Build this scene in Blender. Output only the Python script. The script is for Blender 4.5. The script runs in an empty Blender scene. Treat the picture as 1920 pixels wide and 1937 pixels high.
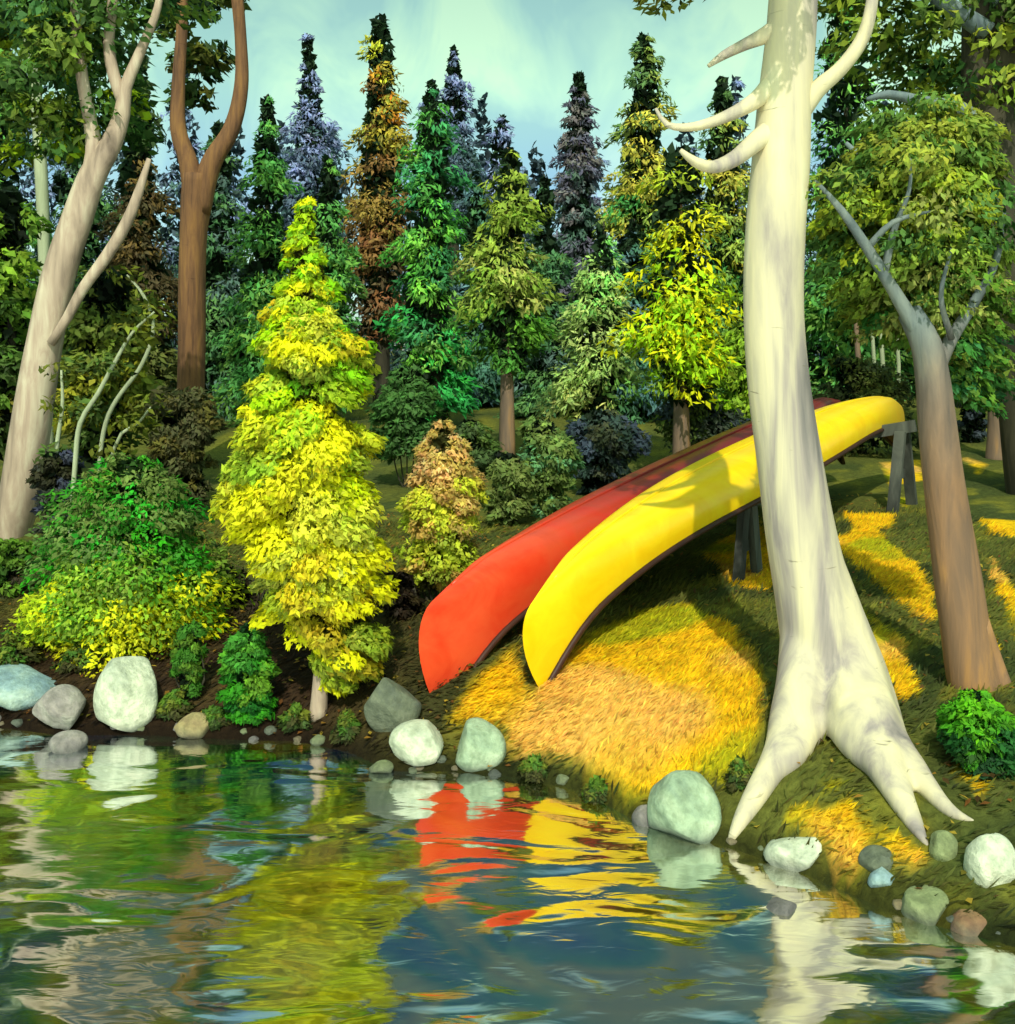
import bpy, math, random
import numpy as np
from mathutils import Vector

# ------------------------------------------------------------------ basics
W0, H0 = 1920.0, 1937.0          # the picture's own pixel grid, used only to turn measurements into metres
F, HOR, EYE = 2059.0, 700.0, 1.7
R = np.random.default_rng(11)
random.seed(4)
scn = bpy.context.scene
COL = scn.collection

def P(px, row, D):
    return np.array([(px - 960.0) * D / F, D, EYE - (row - HOR) * D / F])

def lin(c, gain=1.0):
    c = np.asarray(c, float) / 255.0
    l = np.where(c <= 0.04045, c / 12.92, ((c + 0.055) / 1.055) ** 2.4)
    return np.clip(l * gain, 0, 0.95)

def sm(a, b, x):
    t = np.clip((np.asarray(x, float) - a) / (b - a), 0, 1)
    return t * t * (3 - 2 * t)

_k = R.normal(size=(10, 2)); _ph = R.uniform(0, 6.28, 10)
def wob(x, y, s=1.0):
    """smooth irregular field, about -1..1"""
    v = 0; n = 0
    for i in range(10):
        k = _k[i] * (1 + i * 0.35); a = 1 / (1 + i * 0.35)
        v = v + a * np.sin((k[0] * x + k[1] * y) * s + _ph[i]); n += a
    return v / n * 1.8

# ------------------------------------------------------------------ the ground
_SH = [(-500, 1362), (-200, 1370), (0, 1378), (120, 1395), (250, 1392), (400, 1400), (560, 1405), (660, 1425), (740, 1462), (850, 1462),
       (960, 1470), (1100, 1500), (1200, 1555), (1400, 1612), (1550, 1668), (1700, 1735), (1920, 1795)]
_sx = [(p - 960) * (EYE * F / (r - HOR)) / F for p, r in _SH]; _sy = [EYE * F / (r - HOR) for p, r in _SH]
_sx = [-60, -20, -8] + _sx + [2.3, 4.5, 12, 40]
_sy = [16, 10.5, 6.2] + _sy + [2.7, 1.4, -4, -18]
def shore(x): return np.interp(x, _sx, _sy)
def ground(x, y):
    x = np.asarray(x, float); y = np.asarray(y, float)
    d = (y - shore(x)) * 0.93
    land = 0.30 * (1 - np.exp(-np.maximum(d, 0) / 0.45)) + 0.062 * np.minimum(np.maximum(d, 0), 30) + 0.02 * np.maximum(d - 30, 0)
    lump = sm(0.0, 0.6, d) * (0.035 * wob(x, y, 1.3) + 0.012 * wob(y, x, 5.0)) + sm(1, 8, d) * 0.10 * wob(x + 9, y, 0.35)
    bed = -0.9 * (1 - np.exp(np.minimum(d, 0) / 1.6)) - 0.015
    return np.where(d > 0, land + lump - 0.015 * (1 - sm(0, .05, d)), bed + 0.01 * wob(x, y, 4))
def hit(px, row):
    """where the sight line through a measured point meets the ground"""
    D = np.arange(2.6, 40, 0.01)
    x = (px - 960) * D / F; z = EYE - (row - HOR) * D / F
    g = ground(x, D)
    i = np.argmax(z <= g) if (z <= g).any() else len(D) - 1
    return np.array([x[i], D[i], g[i]])
def onground(px, D):
    x = (px - 960) * D / F
    return np.array([x, D, float(ground(x, D))])

# ------------------------------------------------------------------ object helpers
def mesh_obj(name, V, Fc, mat, parent=None, cols=None, smooth=False, origin=None, nrm=None):
    V = np.asarray(V, np.float32)
    off = np.zeros(3)
    if parent is not None:
        q = parent
        while q is not None: off = off + np.array(q.location); q = q.parent
    if origin is not None: off = off + np.asarray(origin, float) if parent is None else np.asarray(origin, float) 
    V = V - off.astype(np.float32)
    me = bpy.data.meshes.new(name)
    if isinstance(Fc, np.ndarray):
        n, k = Fc.shape
        me.vertices.add(len(V)); me.vertices.foreach_set('co', V.ravel())
        me.loops.add(n * k); me.loops.foreach_set('vertex_index', Fc.astype(np.int32).ravel())
        me.polygons.add(n)
        me.polygons.foreach_set('loop_start', np.arange(0, n * k, k, dtype=np.int32))
        me.update(calc_edges=True)
    else:
        me.from_pydata(V.tolist(), [], Fc); me.update()
    if cols is not None:
        a = me.attributes.new('Col', 'FLOAT_COLOR', 'POINT')
        c = np.ones((len(V), 4), np.float32); c[:, :3] = cols
        a.data.foreach_set('color', c.ravel())
    if nrm is not None:
        a = me.attributes.new('Soft', 'FLOAT_VECTOR', 'POINT'); a.data.foreach_set('vector', np.asarray(nrm, np.float32).ravel())
    if smooth: me.polygons.foreach_set('use_smooth', np.ones(len(me.polygons), bool))
    if mat: me.materials.append(mat)
    o = bpy.data.objects.new(name, me); COL.objects.link(o)
    if parent is not None:
        o.parent = parent
        if origin is not None:
            b = np.zeros(3); q = parent
            while q is not None: b = b + np.array(q.location); q = q.parent
            o.location = np.asarray(origin, float) - b
    elif origin is not None: o.location = origin
    return o
def tag(o, label=None, cat=None, group=None, kind=None):
    if label: o['label'] = label
    if cat: o['category'] = cat
    if group: o['group'] = group
    if kind: o['kind'] = kind
    return o
def empty(name, loc, label, cat, group=None):
    o = bpy.data.objects.new(name, None); COL.objects.link(o); o.location = [float(v) for v in loc]
    o.empty_display_size = 0.2
    return tag(o, label, cat, group)

# ------------------------------------------------------------------ materials
def newmat(name):
    m = bpy.data.materials.new(name); m.use_nodes = True
    nt = m.node_tree; nt.nodes.clear()
    out = nt.nodes.new('ShaderNodeOutputMaterial')
    return m, nt, out
def N(nt, t, **kw):
    n = nt.nodes.new(t)
    for k, v in kw.items():
        if k.startswith('i_'): n.inputs[k[2:].replace('_', ' ')].default_value = v
        else: setattr(n, k, v)
    return n
def L(nt, a, b): nt.links.new(a, b)
def ramp(nt, stops):
    r = nt.nodes.new('ShaderNodeValToRGB'); e = r.color_ramp.elements
    while len(e) < len(stops): e.new(0.5)
    for s, (p, c) in zip(e, stops): s.position = p; s.color = (*c, 1)
    return r
def noise(nt, vec, scale, detail=4, rough=0.55, dist=0.0):
    n = N(nt, 'ShaderNodeTexNoise'); n.inputs['Scale'].default_value = scale; n.inputs['Detail'].default_value = detail
    n.inputs['Roughness'].default_value = rough; n.inputs['Distortion'].default_value = dist
    if vec is not None: L(nt, vec, n.inputs['Vector'])
    return n
def coords(nt, scale=(1, 1, 1), kind='Object'):
    t = N(nt, 'ShaderNodeTexCoord'); m = N(nt, 'ShaderNodeMapping'); m.inputs['Scale'].default_value = scale
    L(nt, t.outputs[kind], m.inputs['Vector']); return m.outputs['Vector']
def mixc(nt, fac, a, b, mode='MIX'):
    m = N(nt, 'ShaderNodeMix', data_type='RGBA', blend_type=mode)
    for s, v in ((0, fac), (6, a), (7, b)):
        if hasattr(v, 'is_linked') or hasattr(v, 'links'): L(nt, v, m.inputs[s])
        elif s == 0: m.inputs[0].default_value = v
        else: m.inputs[s].default_value = (*v, 1)
    return m.outputs[2]
def bump(nt, h, strength=0.3, dist=0.02, normal=None):
    b = N(nt, 'ShaderNodeBump'); b.inputs['Strength'].default_value = strength; b.inputs['Distance'].default_value = dist
    L(nt, h, b.inputs['Height'])
    if normal is not None: L(nt, normal, b.inputs['Normal'])
    return b.outputs['Normal']

def mat_leaf(name='leaf', trans=0.3, rough=0.6, soft=0.62):
    m, nt, out = newmat(name)
    a = N(nt, 'ShaderNodeAttribute', attribute_name='Col')
    v = coords(nt); n = noise(nt, v, 9, 3)
    r = ramp(nt, [(0.3, (0.72, 0.72, 0.72)), (0.7, (1.18, 1.18, 1.18))]); L(nt, n.outputs['Fac'], r.inputs['Fac'])
    c = mixc(nt, 1.0, a.outputs['Color'], r.outputs['Color'], 'MULTIPLY')
    p = N(nt, 'ShaderNodeBsdfPrincipled'); p.inputs['Roughness'].default_value = rough; p.inputs['Specular IOR Level'].default_value = 0.22
    L(nt, c, p.inputs['Base Color'])
    # leaves of a clump shade together, as a soft mass
    at = N(nt, 'ShaderNodeAttribute', attribute_name='Soft'); ge = N(nt, 'ShaderNodeNewGeometry')
    vm = N(nt, 'ShaderNodeMix', data_type='VECTOR'); vm.inputs[0].default_value = soft; L(nt, ge.outputs['Normal'], vm.inputs[4]); L(nt, at.outputs['Vector'], vm.inputs[5])
    nn = N(nt, 'ShaderNodeVectorMath', operation='NORMALIZE'); L(nt, vm.outputs[1], nn.inputs[0]); L(nt, nn.outputs[0], p.inputs['Normal'])
    t = N(nt, 'ShaderNodeBsdfTranslucent'); L(nt, c, t.inputs['Color'])
    mx = N(nt, 'ShaderNodeMixShader'); mx.inputs[0].default_value = trans
    L(nt, p.outputs[0], mx.inputs[1]); L(nt, t.outputs[0], mx.inputs[2]); L(nt, mx.outputs[0], out.inputs['Surface'])
    return m
def mat_bark(name, stops, vscale=2.5, hscale=14, rough=0.8, bumpk=0.5, fleck=None, top=None):
    """stops: colours from dark furrow to bright ridge"""
    m, nt, out = newmat(name)
    v = coords(nt, (hscale, hscale, vscale)); n = noise(nt, v, 1.0, 6, 0.6, 0.6)
    v2 = coords(nt, (3.2, 3.2, 0.9)); n2 = noise(nt, v2, 1.0, 3, 0.5, 0.8)
    ad = N(nt, 'ShaderNodeMath', operation='ADD'); L(nt, n.outputs['Fac'], ad.inputs[0]); L(nt, n2.outputs['Fac'], ad.inputs[1])
    hf = N(nt, 'ShaderNodeMath', operation='MULTIPLY'); L(nt, ad.outputs[0], hf.inputs[0]); hf.inputs[1].default_value = 0.5
    k = len(stops); r = ramp(nt, [(0.33 + 0.34 * i / (k - 1), s) for i, s in enumerate(stops)]); L(nt, hf.outputs[0], r.inputs['Fac'])
    c = r.outputs['Color']
    if fleck is not None:
        v3 = coords(nt, (5, 5, 26)); n3 = noise(nt, v3, 1.0, 3, 0.6, 1.0)
        r3 = ramp(nt, [(0.68, (0, 0, 0)), (0.76, (1, 1, 1))]); L(nt, n3.outputs['Fac'], r3.inputs['Fac'])
        c = mixc(nt, r3.outputs['Color'], c, fleck)
    if top is not None:      # the limbs weather to another tone above a height
        rt_ = ramp(nt, [(0.33 + 0.34 * i / (len(top) - 1), s) for i, s in enumerate(top)]); L(nt, hf.outputs[0], rt_.inputs['Fac'])
        sp = N(nt, 'ShaderNodeSeparateXYZ'); L(nt, coords(nt), sp.inputs[0]); mr = N(nt, 'ShaderNodeMapRange'); mr.inputs[1].default_value = .7; mr.inputs[2].default_value = 1.6
        aw = N(nt, 'ShaderNodeMath', operation='ADD'); L(nt, sp.outputs['Z'], aw.inputs[0]); L(nt, n2.outputs['Fac'], aw.inputs[1]); sb = N(nt, 'ShaderNodeMath', operation='SUBTRACT'); L(nt, aw.outputs[0], sb.inputs[0]); sb.inputs[1].default_value = .5
        L(nt, sb.outputs[0], mr.inputs[0]); c = mixc(nt, mr.outputs[0], c, rt_.outputs['Color'])
    p = N(nt, 'ShaderNodeBsdfPrincipled'); p.inputs['Roughness'].default_value = rough; p.inputs['Specular IOR Level'].default_value = 0.25
    L(nt, c, p.inputs['Base Color']); L(nt, bump(nt, n.outputs['Fac'], bumpk, 0.012), p.inputs['Normal'])
    L(nt, p.outputs[0], out.inputs['Surface']); return m
def mat_rock(name, stops, scale=3.0):
    m, nt, out = newmat(name)
    v = coords(nt); n = noise(nt, v, scale, 8, 0.62, 0.7); n2 = noise(nt, v, scale * 9, 5, 0.6); n3 = noise(nt, v, 70, 3, 0.7)
    k = len(stops); r = ramp(nt, [(0.34 + 0.32 * i / (k - 1), s) for i, s in enumerate(stops)]); L(nt, n.outputs['Fac'], r.inputs['Fac'])
    r2 = ramp(nt, [(0.35, (0.72, 0.74, 0.70)), (0.6, (1.06, 1.06, 1.06))]); L(nt, n2.outputs['Fac'], r2.inputs['Fac'])
    c = mixc(nt, 1.0, r.outputs['Color'], r2.outputs['Color'], 'MULTIPLY')
    # wet foot: darker close to the water level
    g = N(nt, 'ShaderNodeNewGeometry'); sp = N(nt, 'ShaderNodeSeparateXYZ'); L(nt, g.outputs['Position'], sp.inputs[0])
    mr = N(nt, 'ShaderNodeMapRange'); mr.inputs[1].default_value = 0.01; mr.inputs[2].default_value = 0.06; mr.inputs[3].default_value = 0.35; mr.inputs[4].default_value = 1.0
    L(nt, sp.outputs['Z'], mr.inputs[0])
    c = mixc(nt, mr.outputs[0], (0.03, 0.035, 0.04), c)
    p = N(nt, 'ShaderNodeBsdfPrincipled'); p.inputs['Roughness'].default_value = 0.85; L(nt, c, p.inputs['Base Color'])
    b = bump(nt, n2.outputs['Fac'], 0.5, 0.03); b = bump(nt, n3.outputs['Fac'], 0.3, 0.006, b); L(nt, b, p.inputs['Normal'])
    L(nt, p.outputs[0], out.inputs['Surface']); return m
def mat_paint(name, c1, c2, rough=0.32, far=None, a=-1., b=1.5):
    m, nt, out = newmat(name)
    v = coords(nt, (0.8, 3, 3)); n = noise(nt, v, 1.6, 5, 0.6, 0.8)
    r = ramp(nt, [(0.35, c1), (0.65, c2)]); L(nt, n.outputs['Fac'], r.inputs['Fac'])
    v2 = coords(nt, (1.2, 30, 30)); n2 = noise(nt, v2, 1.5, 6, 0.7)     # scrapes along the hull
    r2 = ramp(nt, [(0.66, (0, 0, 0)), (0.74, (0.35, 0.35, 0.35))]); L(nt, n2.outputs['Fac'], r2.inputs['Fac'])
    c = mixc(nt, r2.outputs['Color'], r.outputs['Color'], tuple(0.55 * q + 0.12 for q in c1))
    if far is not None:      # paint darkens towards the far end; on the red hull this is painted shade
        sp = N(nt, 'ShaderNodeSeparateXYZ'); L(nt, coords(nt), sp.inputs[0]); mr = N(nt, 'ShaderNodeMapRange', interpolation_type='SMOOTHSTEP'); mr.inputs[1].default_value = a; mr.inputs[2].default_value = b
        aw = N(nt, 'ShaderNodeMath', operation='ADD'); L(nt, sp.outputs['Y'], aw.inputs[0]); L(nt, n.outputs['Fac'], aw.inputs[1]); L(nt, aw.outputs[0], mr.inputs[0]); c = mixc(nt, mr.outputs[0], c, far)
    p = N(nt, 'ShaderNodeBsdfPrincipled'); p.inputs['Roughness'].default_value = rough; p.inputs['Specular IOR Level'].default_value = 0.35
    L(nt, c, p.inputs['Base Color'])
    n3 = noise(nt, coords(nt, (1, 1, 1)), 5, 2); L(nt, bump(nt, n3.outputs['Fac'], 0.15, 0.02), p.inputs['Normal'])
    L(nt, p.outputs[0], out.inputs['Surface']); return m

LEAF = mat_leaf('leaf', 0.42, .65, .78); NEEDLE = mat_leaf('needle_foliage', 0.34, 0.75, .8)
B_WHITE = mat_bark('pale_bark', [lin((108, 106, 104)), lin((150, 142, 134)), lin((188, 180, 152)), lin((210, 200, 160)), lin((214, 214, 176))], 0.9, 8, 0.85, 0.7, fleck=lin((112, 108, 88)))
B_BIRCH = mat_bark('grey_birch_bark', [lin((105, 92, 80)), lin((168, 150, 130)), lin((205, 198, 170))], 2, 12, 0.8, 0.5)
B_BROWN = mat_bark('red_brown_bark', [lin((72, 52, 40)), lin((116, 84, 56)), lin((146, 108, 60))], 2.2, 20, 0.9, 1.0, fleck=lin((58, 40, 32)))
B_OCHRE = mat_bark('ochre_bark', [lin((88, 78, 70)), lin((124, 104, 84)), lin((170, 128, 74))], 1.8, 12, 0.85, 0.7)
B_DARK = mat_bark('dark_bark', [lin((32, 34, 28)), lin((60, 58, 44)), lin((80, 76, 60))], 2, 12, 0.9, 0.8)
B_SLATE = mat_bark('blue_grey_bark', [lin((62, 74, 82)), lin((100, 116, 118)), lin((130, 146, 140))], 2, 12, 0.85, 0.6)
B_MAPLE = mat_bark('grey_ochre_bark', [lin((92, 80, 70)), lin((140, 108, 78)), lin((196, 142, 70))], 1.8, 12, 0.85, 0.9, top=[lin((62, 74, 76)), lin((96, 108, 108)), lin((132, 142, 132))])
B_PALEG = mat_bark('pale_green_bark', [lin((130, 140, 110)), lin((175, 185, 150))], 2, 20, 0.8, 0.3)

# ------------------------------------------------------------------ tubes
def spline(pts, step):
    """pts: rows of x y z r, Catmull-Rom, resampled"""
    p = np.asarray(pts, float)
    if len(p) == 2: p = np.vstack([p[0], p.mean(0), p[1]])
    e = np.vstack([2 * p[0] - p[1], p, 2 * p[-1] - p[-2]])
    out = []
    for i in range(1, len(e) - 2):
        n = max(2, int(np.linalg.norm(e[i + 1][:3] - e[i][:3]) / step))
        for t in np.linspace(0, 1, n, endpoint=False):
            a, b, c, d = e[i - 1], e[i], e[i + 1], e[i + 2]
            out.append(0.5 * ((2 * b) + (-a + c) * t + (2 * a - 5 * b + 4 * c - d) * t * t + (-a + 3 * b - 3 * c + d) * t ** 3))
    out.append(p[-1]); out = np.array(out); out[:, 3] = np.maximum(out[:, 3], 0.002)
    return out
def tube(pts, sides=12, step=0.05, rough=0.06, cap=True, seed=0):
    s = spline(pts, step); n = len(s)
    T = np.gradient(s[:, :3], axis=0); T /= np.linalg.norm(T, axis=1)[:, None] + 1e-9
    up = np.array([0.13, 0.97, 0.2]); V = []
    a = np.cross(T[0], up); a /= np.linalg.norm(a)
    rr = np.random.default_rng(seed); ph = rr.uniform(0, 6.28, 4)
    ang = np.linspace(0, 2 * np.pi, sides, endpoint=False)
    for i in range(n):
        a = a - T[i] * a.dot(T[i]); a /= np.linalg.norm(a); b = np.cross(T[i], a)
        k = 1 + rough * (np.sin(ang * 2 + ph[0] + i * .11) + 0.7 * np.sin(ang * 3 + ph[1] - i * 0.07) + .5 * np.sin(i * .33 + ph[2] + ang))
        V.append(s[i, :3] + s[i, 3] * k[:, None] * (np.cos(ang)[:, None] * a + np.sin(ang)[:, None] * b))
    V = np.concatenate(V); Fq = []
    for i in range(n - 1):
        for j in range(sides):
            q = (j + 1) % sides; Fq.append([i * sides + j, i * sides + q, (i + 1) * sides + q, (i + 1) * sides + j])
    if cap:
        Fq.append(list(range(sides))[::-1]); Fq.append([(n - 1) * sides + j for j in range(sides)])
    return V, Fq
def join(parts):
    V = []; Fq = []; o = 0
    for v, f in parts:
        V.append(v); Fq += [[i + o for i in q] for q in f]; o += len(v)
    return np.concatenate(V), Fq
def pix(pts, D):
    """rows of (px,row,width px[,D]) -> x y z r"""
    out = []
    for q in pts:
        d = q[3] if len(q) > 3 else D
        out.append([*P(q[0], q[1], d), q[2] * d / F / 2])
    return out
def box(cx, cy, cz, sx, sy, sz, rz=0):
    v = np.array([[x, y, z] for z in (-.5, .5) for y in (-.5, .5) for x in (-.5, .5)]) * [sx, sy, sz]
    c, s = math.cos(rz), math.sin(rz); v = v @ np.array([[c, s, 0], [-s, c, 0], [0, 0, 1]]) + [cx, cy, cz]
    return v, [[0, 2, 3, 1], [4, 5, 7, 6], [0, 1, 5, 4], [2, 6, 7, 3], [0, 4, 6, 2], [1, 3, 7, 5]]

# ------------------------------------------------------------------ foliage
def leaves(c, d, nrm, ln, wd, col, sn=None):
    """one leaf per row: centre, direction, normal, length, width, colour"""
    d = d / (np.linalg.norm(d, axis=1)[:, None] + 1e-9)
    s = np.cross(d, nrm); s /= np.linalg.norm(s, axis=1)[:, None] + 1e-9
    n = np.cross(s, d)
    ln = ln[:, None]; wd = wd[:, None]
    a = c - d * ln * .5; b = c + s * wd * .5 - d * ln * .05 + n * wd * .12; t = c + d * ln * .5 - n * ln * .08; e = c - s * wd * .5 - d * ln * .05 + n * wd * .12
    V = np.stack([a, b, t, e], 1).reshape(-1, 3)
    Fq = np.arange(len(V)).reshape(-1, 4)
    return V, Fq, np.repeat(col, 4, axis=0), (None if sn is None else np.repeat(sn, 4, axis=0))
def unit(n):
    u = R.normal(size=(n, 3)); return u / np.linalg.norm(u, axis=1)[:, None]
def clumps_to_leaves(C, axis_xy, per, leaf, pal_of, flat=0.7, droop=0.35, gain=1.0, dark=0.42, elong=2.2, jit=0.13):
    """C rows: x y z r t"""
    Vs = []
    tot = C[:, 3] ** 2; tot = tot / tot.mean()
    for i, (x, y, z, r, t) in enumerate(C):
        n = int(per * np.clip(tot[i], .3, 3))
        u = unit(n); k = R.uniform(0.25, 1, n) ** 0.45
        out = np.array([x - axis_xy[0], y - axis_xy[1], 0.0]); lo = np.linalg.norm(out); out = out / (lo + 1e-6) if lo > .02 else np.array([0, -1, 0.])
        # a bough: longer outwards, flatter vertically, ragged
        q = u * (r * k)[:, None] * [1, 1, flat]
        rad = q @ out
        q = q + out * (rad * 0.35)[:, None]
        q[:, 2] -= droop * np.maximum(rad, 0) + 0.12 * r * np.sin(rad / r * 6 + i)
        c = np.array([x, y, z]) + q
        d = out * 0.55 + u * 0.45 + R.normal(size=(n, 3)) * .55 + [0, 0, -droop]
        nr = u * 0.8 + [0, -.15, .45] + R.normal(size=(n, 3)) * .35
        ln = leaf * R.uniform(.45, 1.5, n)
        base = pal_of(t, i)                       # (bright, dark) of this clump
        m = np.clip(0.66 + 0.5 * u[:, 2] + R.normal(0, .28, n), 0, 1)[:, None]  # tops lighter, lower leaves darker: shade painted into the clump
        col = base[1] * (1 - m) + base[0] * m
        col = col * (1 + R.normal(0, jit, (n, 1))) * (1 + R.normal(0, .05, (n, 3)))
        Vs.append((c, d, nr, ln, ln / (elong * R.uniform(.7, 1.4, n)), np.clip(col * gain, 0.004, .95), u * [1, 1, .8] + out * .45 + [0, -.1, .25]))
    return [np.concatenate([v[j] for v in Vs]) for j in range(7)]
def crown_mesh(parts):
    A = [np.concatenate([p[j] for p in parts]) for j in range(7)]
    return leaves(*A)
def crown_obj(name, parts, parent=None, mat=None):
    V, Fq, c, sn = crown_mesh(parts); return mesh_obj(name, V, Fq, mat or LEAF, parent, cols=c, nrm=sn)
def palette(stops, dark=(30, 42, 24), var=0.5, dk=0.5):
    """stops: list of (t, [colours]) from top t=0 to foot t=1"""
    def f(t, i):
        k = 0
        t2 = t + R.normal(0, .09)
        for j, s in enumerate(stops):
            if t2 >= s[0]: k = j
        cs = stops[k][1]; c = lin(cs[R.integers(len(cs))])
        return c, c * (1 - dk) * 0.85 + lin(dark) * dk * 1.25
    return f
def profile_crown(prof, D, leaf, ncl, per, pal, flat=0.7, droop=.35, depth=.85, ck=0.34, gain=1.3, core=True, corecol=(28, 44, 26), cx=None, minr=0.0, elong=2.2):
    """prof: (row, left px, right px) of a crown standing D away"""
    pr = np.array(prof, float); rows = pr[:, 0]
    rr = rows[0] + (rows[-1] - rows[0]) * np.linspace(0, 1, 200)
    xl = np.interp(rr, rows, pr[:, 1]); xr = np.interp(rr, rows, pr[:, 2]); w = np.maximum((xr - xl) / 2, 2)
    pk = (w + 12) / (w + 12).sum()
    idx = R.choice(200, ncl, p=pk)
    C = []
    ax = ((xl + xr) / 2)
    for j in idx:
        r = w[j] * D / F; rc = max(ck * r * R.uniform(.7, 1.3), minr); rc = min(rc, r * .95 + .01)
        th = R.uniform(0, 2 * np.pi)
        if R.random() < .3: th = R.uniform(np.pi * 1.1, np.pi * 1.9)
        q = math.sqrt(R.uniform(.15, 1)) * max(r - rc * .72, 0)
        p = P(ax[j], rr[j], D)
        C.append([p[0] + q * math.cos(th), p[1] + q * depth * math.sin(th), p[2] + R.normal(0, .2) * rc, rc, j / 199.0])
    C = np.array(C); m = P(ax.mean(), rr.mean(), D)
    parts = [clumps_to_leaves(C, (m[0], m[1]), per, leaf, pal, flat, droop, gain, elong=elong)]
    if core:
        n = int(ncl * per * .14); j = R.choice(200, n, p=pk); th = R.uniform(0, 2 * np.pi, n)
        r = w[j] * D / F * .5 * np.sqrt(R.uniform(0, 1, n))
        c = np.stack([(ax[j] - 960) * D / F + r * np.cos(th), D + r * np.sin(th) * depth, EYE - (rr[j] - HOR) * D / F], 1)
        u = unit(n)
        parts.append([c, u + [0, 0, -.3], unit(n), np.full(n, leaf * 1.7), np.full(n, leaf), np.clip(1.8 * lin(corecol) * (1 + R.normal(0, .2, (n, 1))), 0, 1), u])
    return parts

# a conifer: overlapping drooping boughs in an uneven flame shaped outline
def lump_prof(px, top, bot, hw, lean=0, power=.62, seed=0):
    k = max(7, int((bot - top) / 42)); out = []
    for i in range(k + 1):
        t = i / k; w = hw * (.10 + .90 * t ** power) * (1 - .35 * max(t - .82, 0) / .18)
        a = 1 + .20 * math.sin(i * 2.3 + px * .7); b = 1 + .20 * math.sin(i * 1.9 + px * .31 + 2)
        out.append((top + (bot - top) * t, px + lean * (1 - t) - w * a, px + lean * (1 - t) + w * b))
    return out
def conifer_parts(px, top, bot, hw, D, pal, leaf=0.11, gain=2.1, lean=0, power=.62, corecol=(40, 64, 38), prof=None, per=None, dens=1.0):
    pr = prof or lump_prof(px, top, bot, hw * 1.22, lean, power)
    h = (bot - top) * D / F; r = hw * D / F
    ncl = int(np.clip(26 * h / (r + .1) * .62, 40, 130) * dens)
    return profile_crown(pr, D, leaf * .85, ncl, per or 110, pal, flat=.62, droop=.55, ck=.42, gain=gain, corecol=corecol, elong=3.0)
def tree(name, label, cat, base, trunkpts, bark, crown, group=None, branches=(), sides=12, step=.08, leafmat=LEAF):
    o = empty(name, base, label, cat, group)
    V, Fq = tube(trunkpts, sides, step, seed=int(abs(base[0]) * 100)); mesh_obj('trunk', V, Fq, bark, o, smooth=True)
    for b in branches:
        V, Fq = tube(b, max(8, sides - 4), step, seed=3); mesh_obj('branch', V, Fq, bark, o, smooth=True)
    if crown:
        crown_obj('crown', crown, o, leafmat)
    return o
# ------------------------------------------------------------------ ground sheet
def axis(lo, hi, flo, fhi, fine):
    a = list(np.arange(flo, fhi, fine)); s = fine; x = a[0]; left = []
    while x > lo: s *= 1.13; x -= s; left.append(x)
    s = fine; x = a[-1]; right = []
    while x < hi: s *= 1.13; x += s; right.append(x)
    return np.array(left[::-1] + a + right)
GX = axis(-120, 120, -3.2, 4.2, .035); GY = axis(-40, 260, 2.6, 9.5, .035)
GOLD_PX = [  # golden patches that paint dappled sunlight onto the floor colour
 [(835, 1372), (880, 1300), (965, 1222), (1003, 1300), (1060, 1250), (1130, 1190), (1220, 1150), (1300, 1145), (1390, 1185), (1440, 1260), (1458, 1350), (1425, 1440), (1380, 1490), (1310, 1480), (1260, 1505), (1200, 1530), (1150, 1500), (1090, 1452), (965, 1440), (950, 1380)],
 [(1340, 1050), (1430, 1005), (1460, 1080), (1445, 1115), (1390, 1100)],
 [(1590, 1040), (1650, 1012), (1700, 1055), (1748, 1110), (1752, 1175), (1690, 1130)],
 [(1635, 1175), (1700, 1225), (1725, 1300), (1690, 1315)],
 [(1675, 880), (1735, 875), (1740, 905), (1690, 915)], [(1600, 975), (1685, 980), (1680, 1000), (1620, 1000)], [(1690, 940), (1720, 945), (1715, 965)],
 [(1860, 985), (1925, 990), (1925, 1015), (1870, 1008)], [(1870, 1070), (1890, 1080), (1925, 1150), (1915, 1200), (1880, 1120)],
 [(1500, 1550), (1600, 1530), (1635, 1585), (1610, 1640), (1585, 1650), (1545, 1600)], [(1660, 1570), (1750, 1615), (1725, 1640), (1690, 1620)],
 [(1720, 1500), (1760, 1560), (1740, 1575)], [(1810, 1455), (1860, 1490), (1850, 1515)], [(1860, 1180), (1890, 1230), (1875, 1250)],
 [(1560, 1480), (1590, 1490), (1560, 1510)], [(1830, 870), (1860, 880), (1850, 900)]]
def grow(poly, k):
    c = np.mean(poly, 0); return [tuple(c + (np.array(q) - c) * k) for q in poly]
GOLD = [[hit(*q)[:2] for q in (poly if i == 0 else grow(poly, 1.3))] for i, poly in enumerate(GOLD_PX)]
def poly_sd(x, y, poly):
    """signed distance, inside positive"""
    poly = np.array(poly); inside = np.zeros(x.shape, bool); dm = np.full(x.shape, 1e9); n = len(poly)
    for i in range(n):
        a = poly[i]; b = poly[(i + 1) % n]; e = b - a
        t = np.clip(((x - a[0]) * e[0] + (y - a[1]) * e[1]) / (e @ e + 1e-12), 0, 1)
        dm = np.minimum(dm, np.hypot(x - a[0] - t * e[0], y - a[1] - t * e[1]))
        c = ((a[1] > y) != (b[1] > y)) & (x < (b[0] - a[0]) * (y - a[1]) / (b[1] - a[1] + 1e-12) + a[0]); inside ^= c
    return np.where(inside, dm, -dm)
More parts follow.
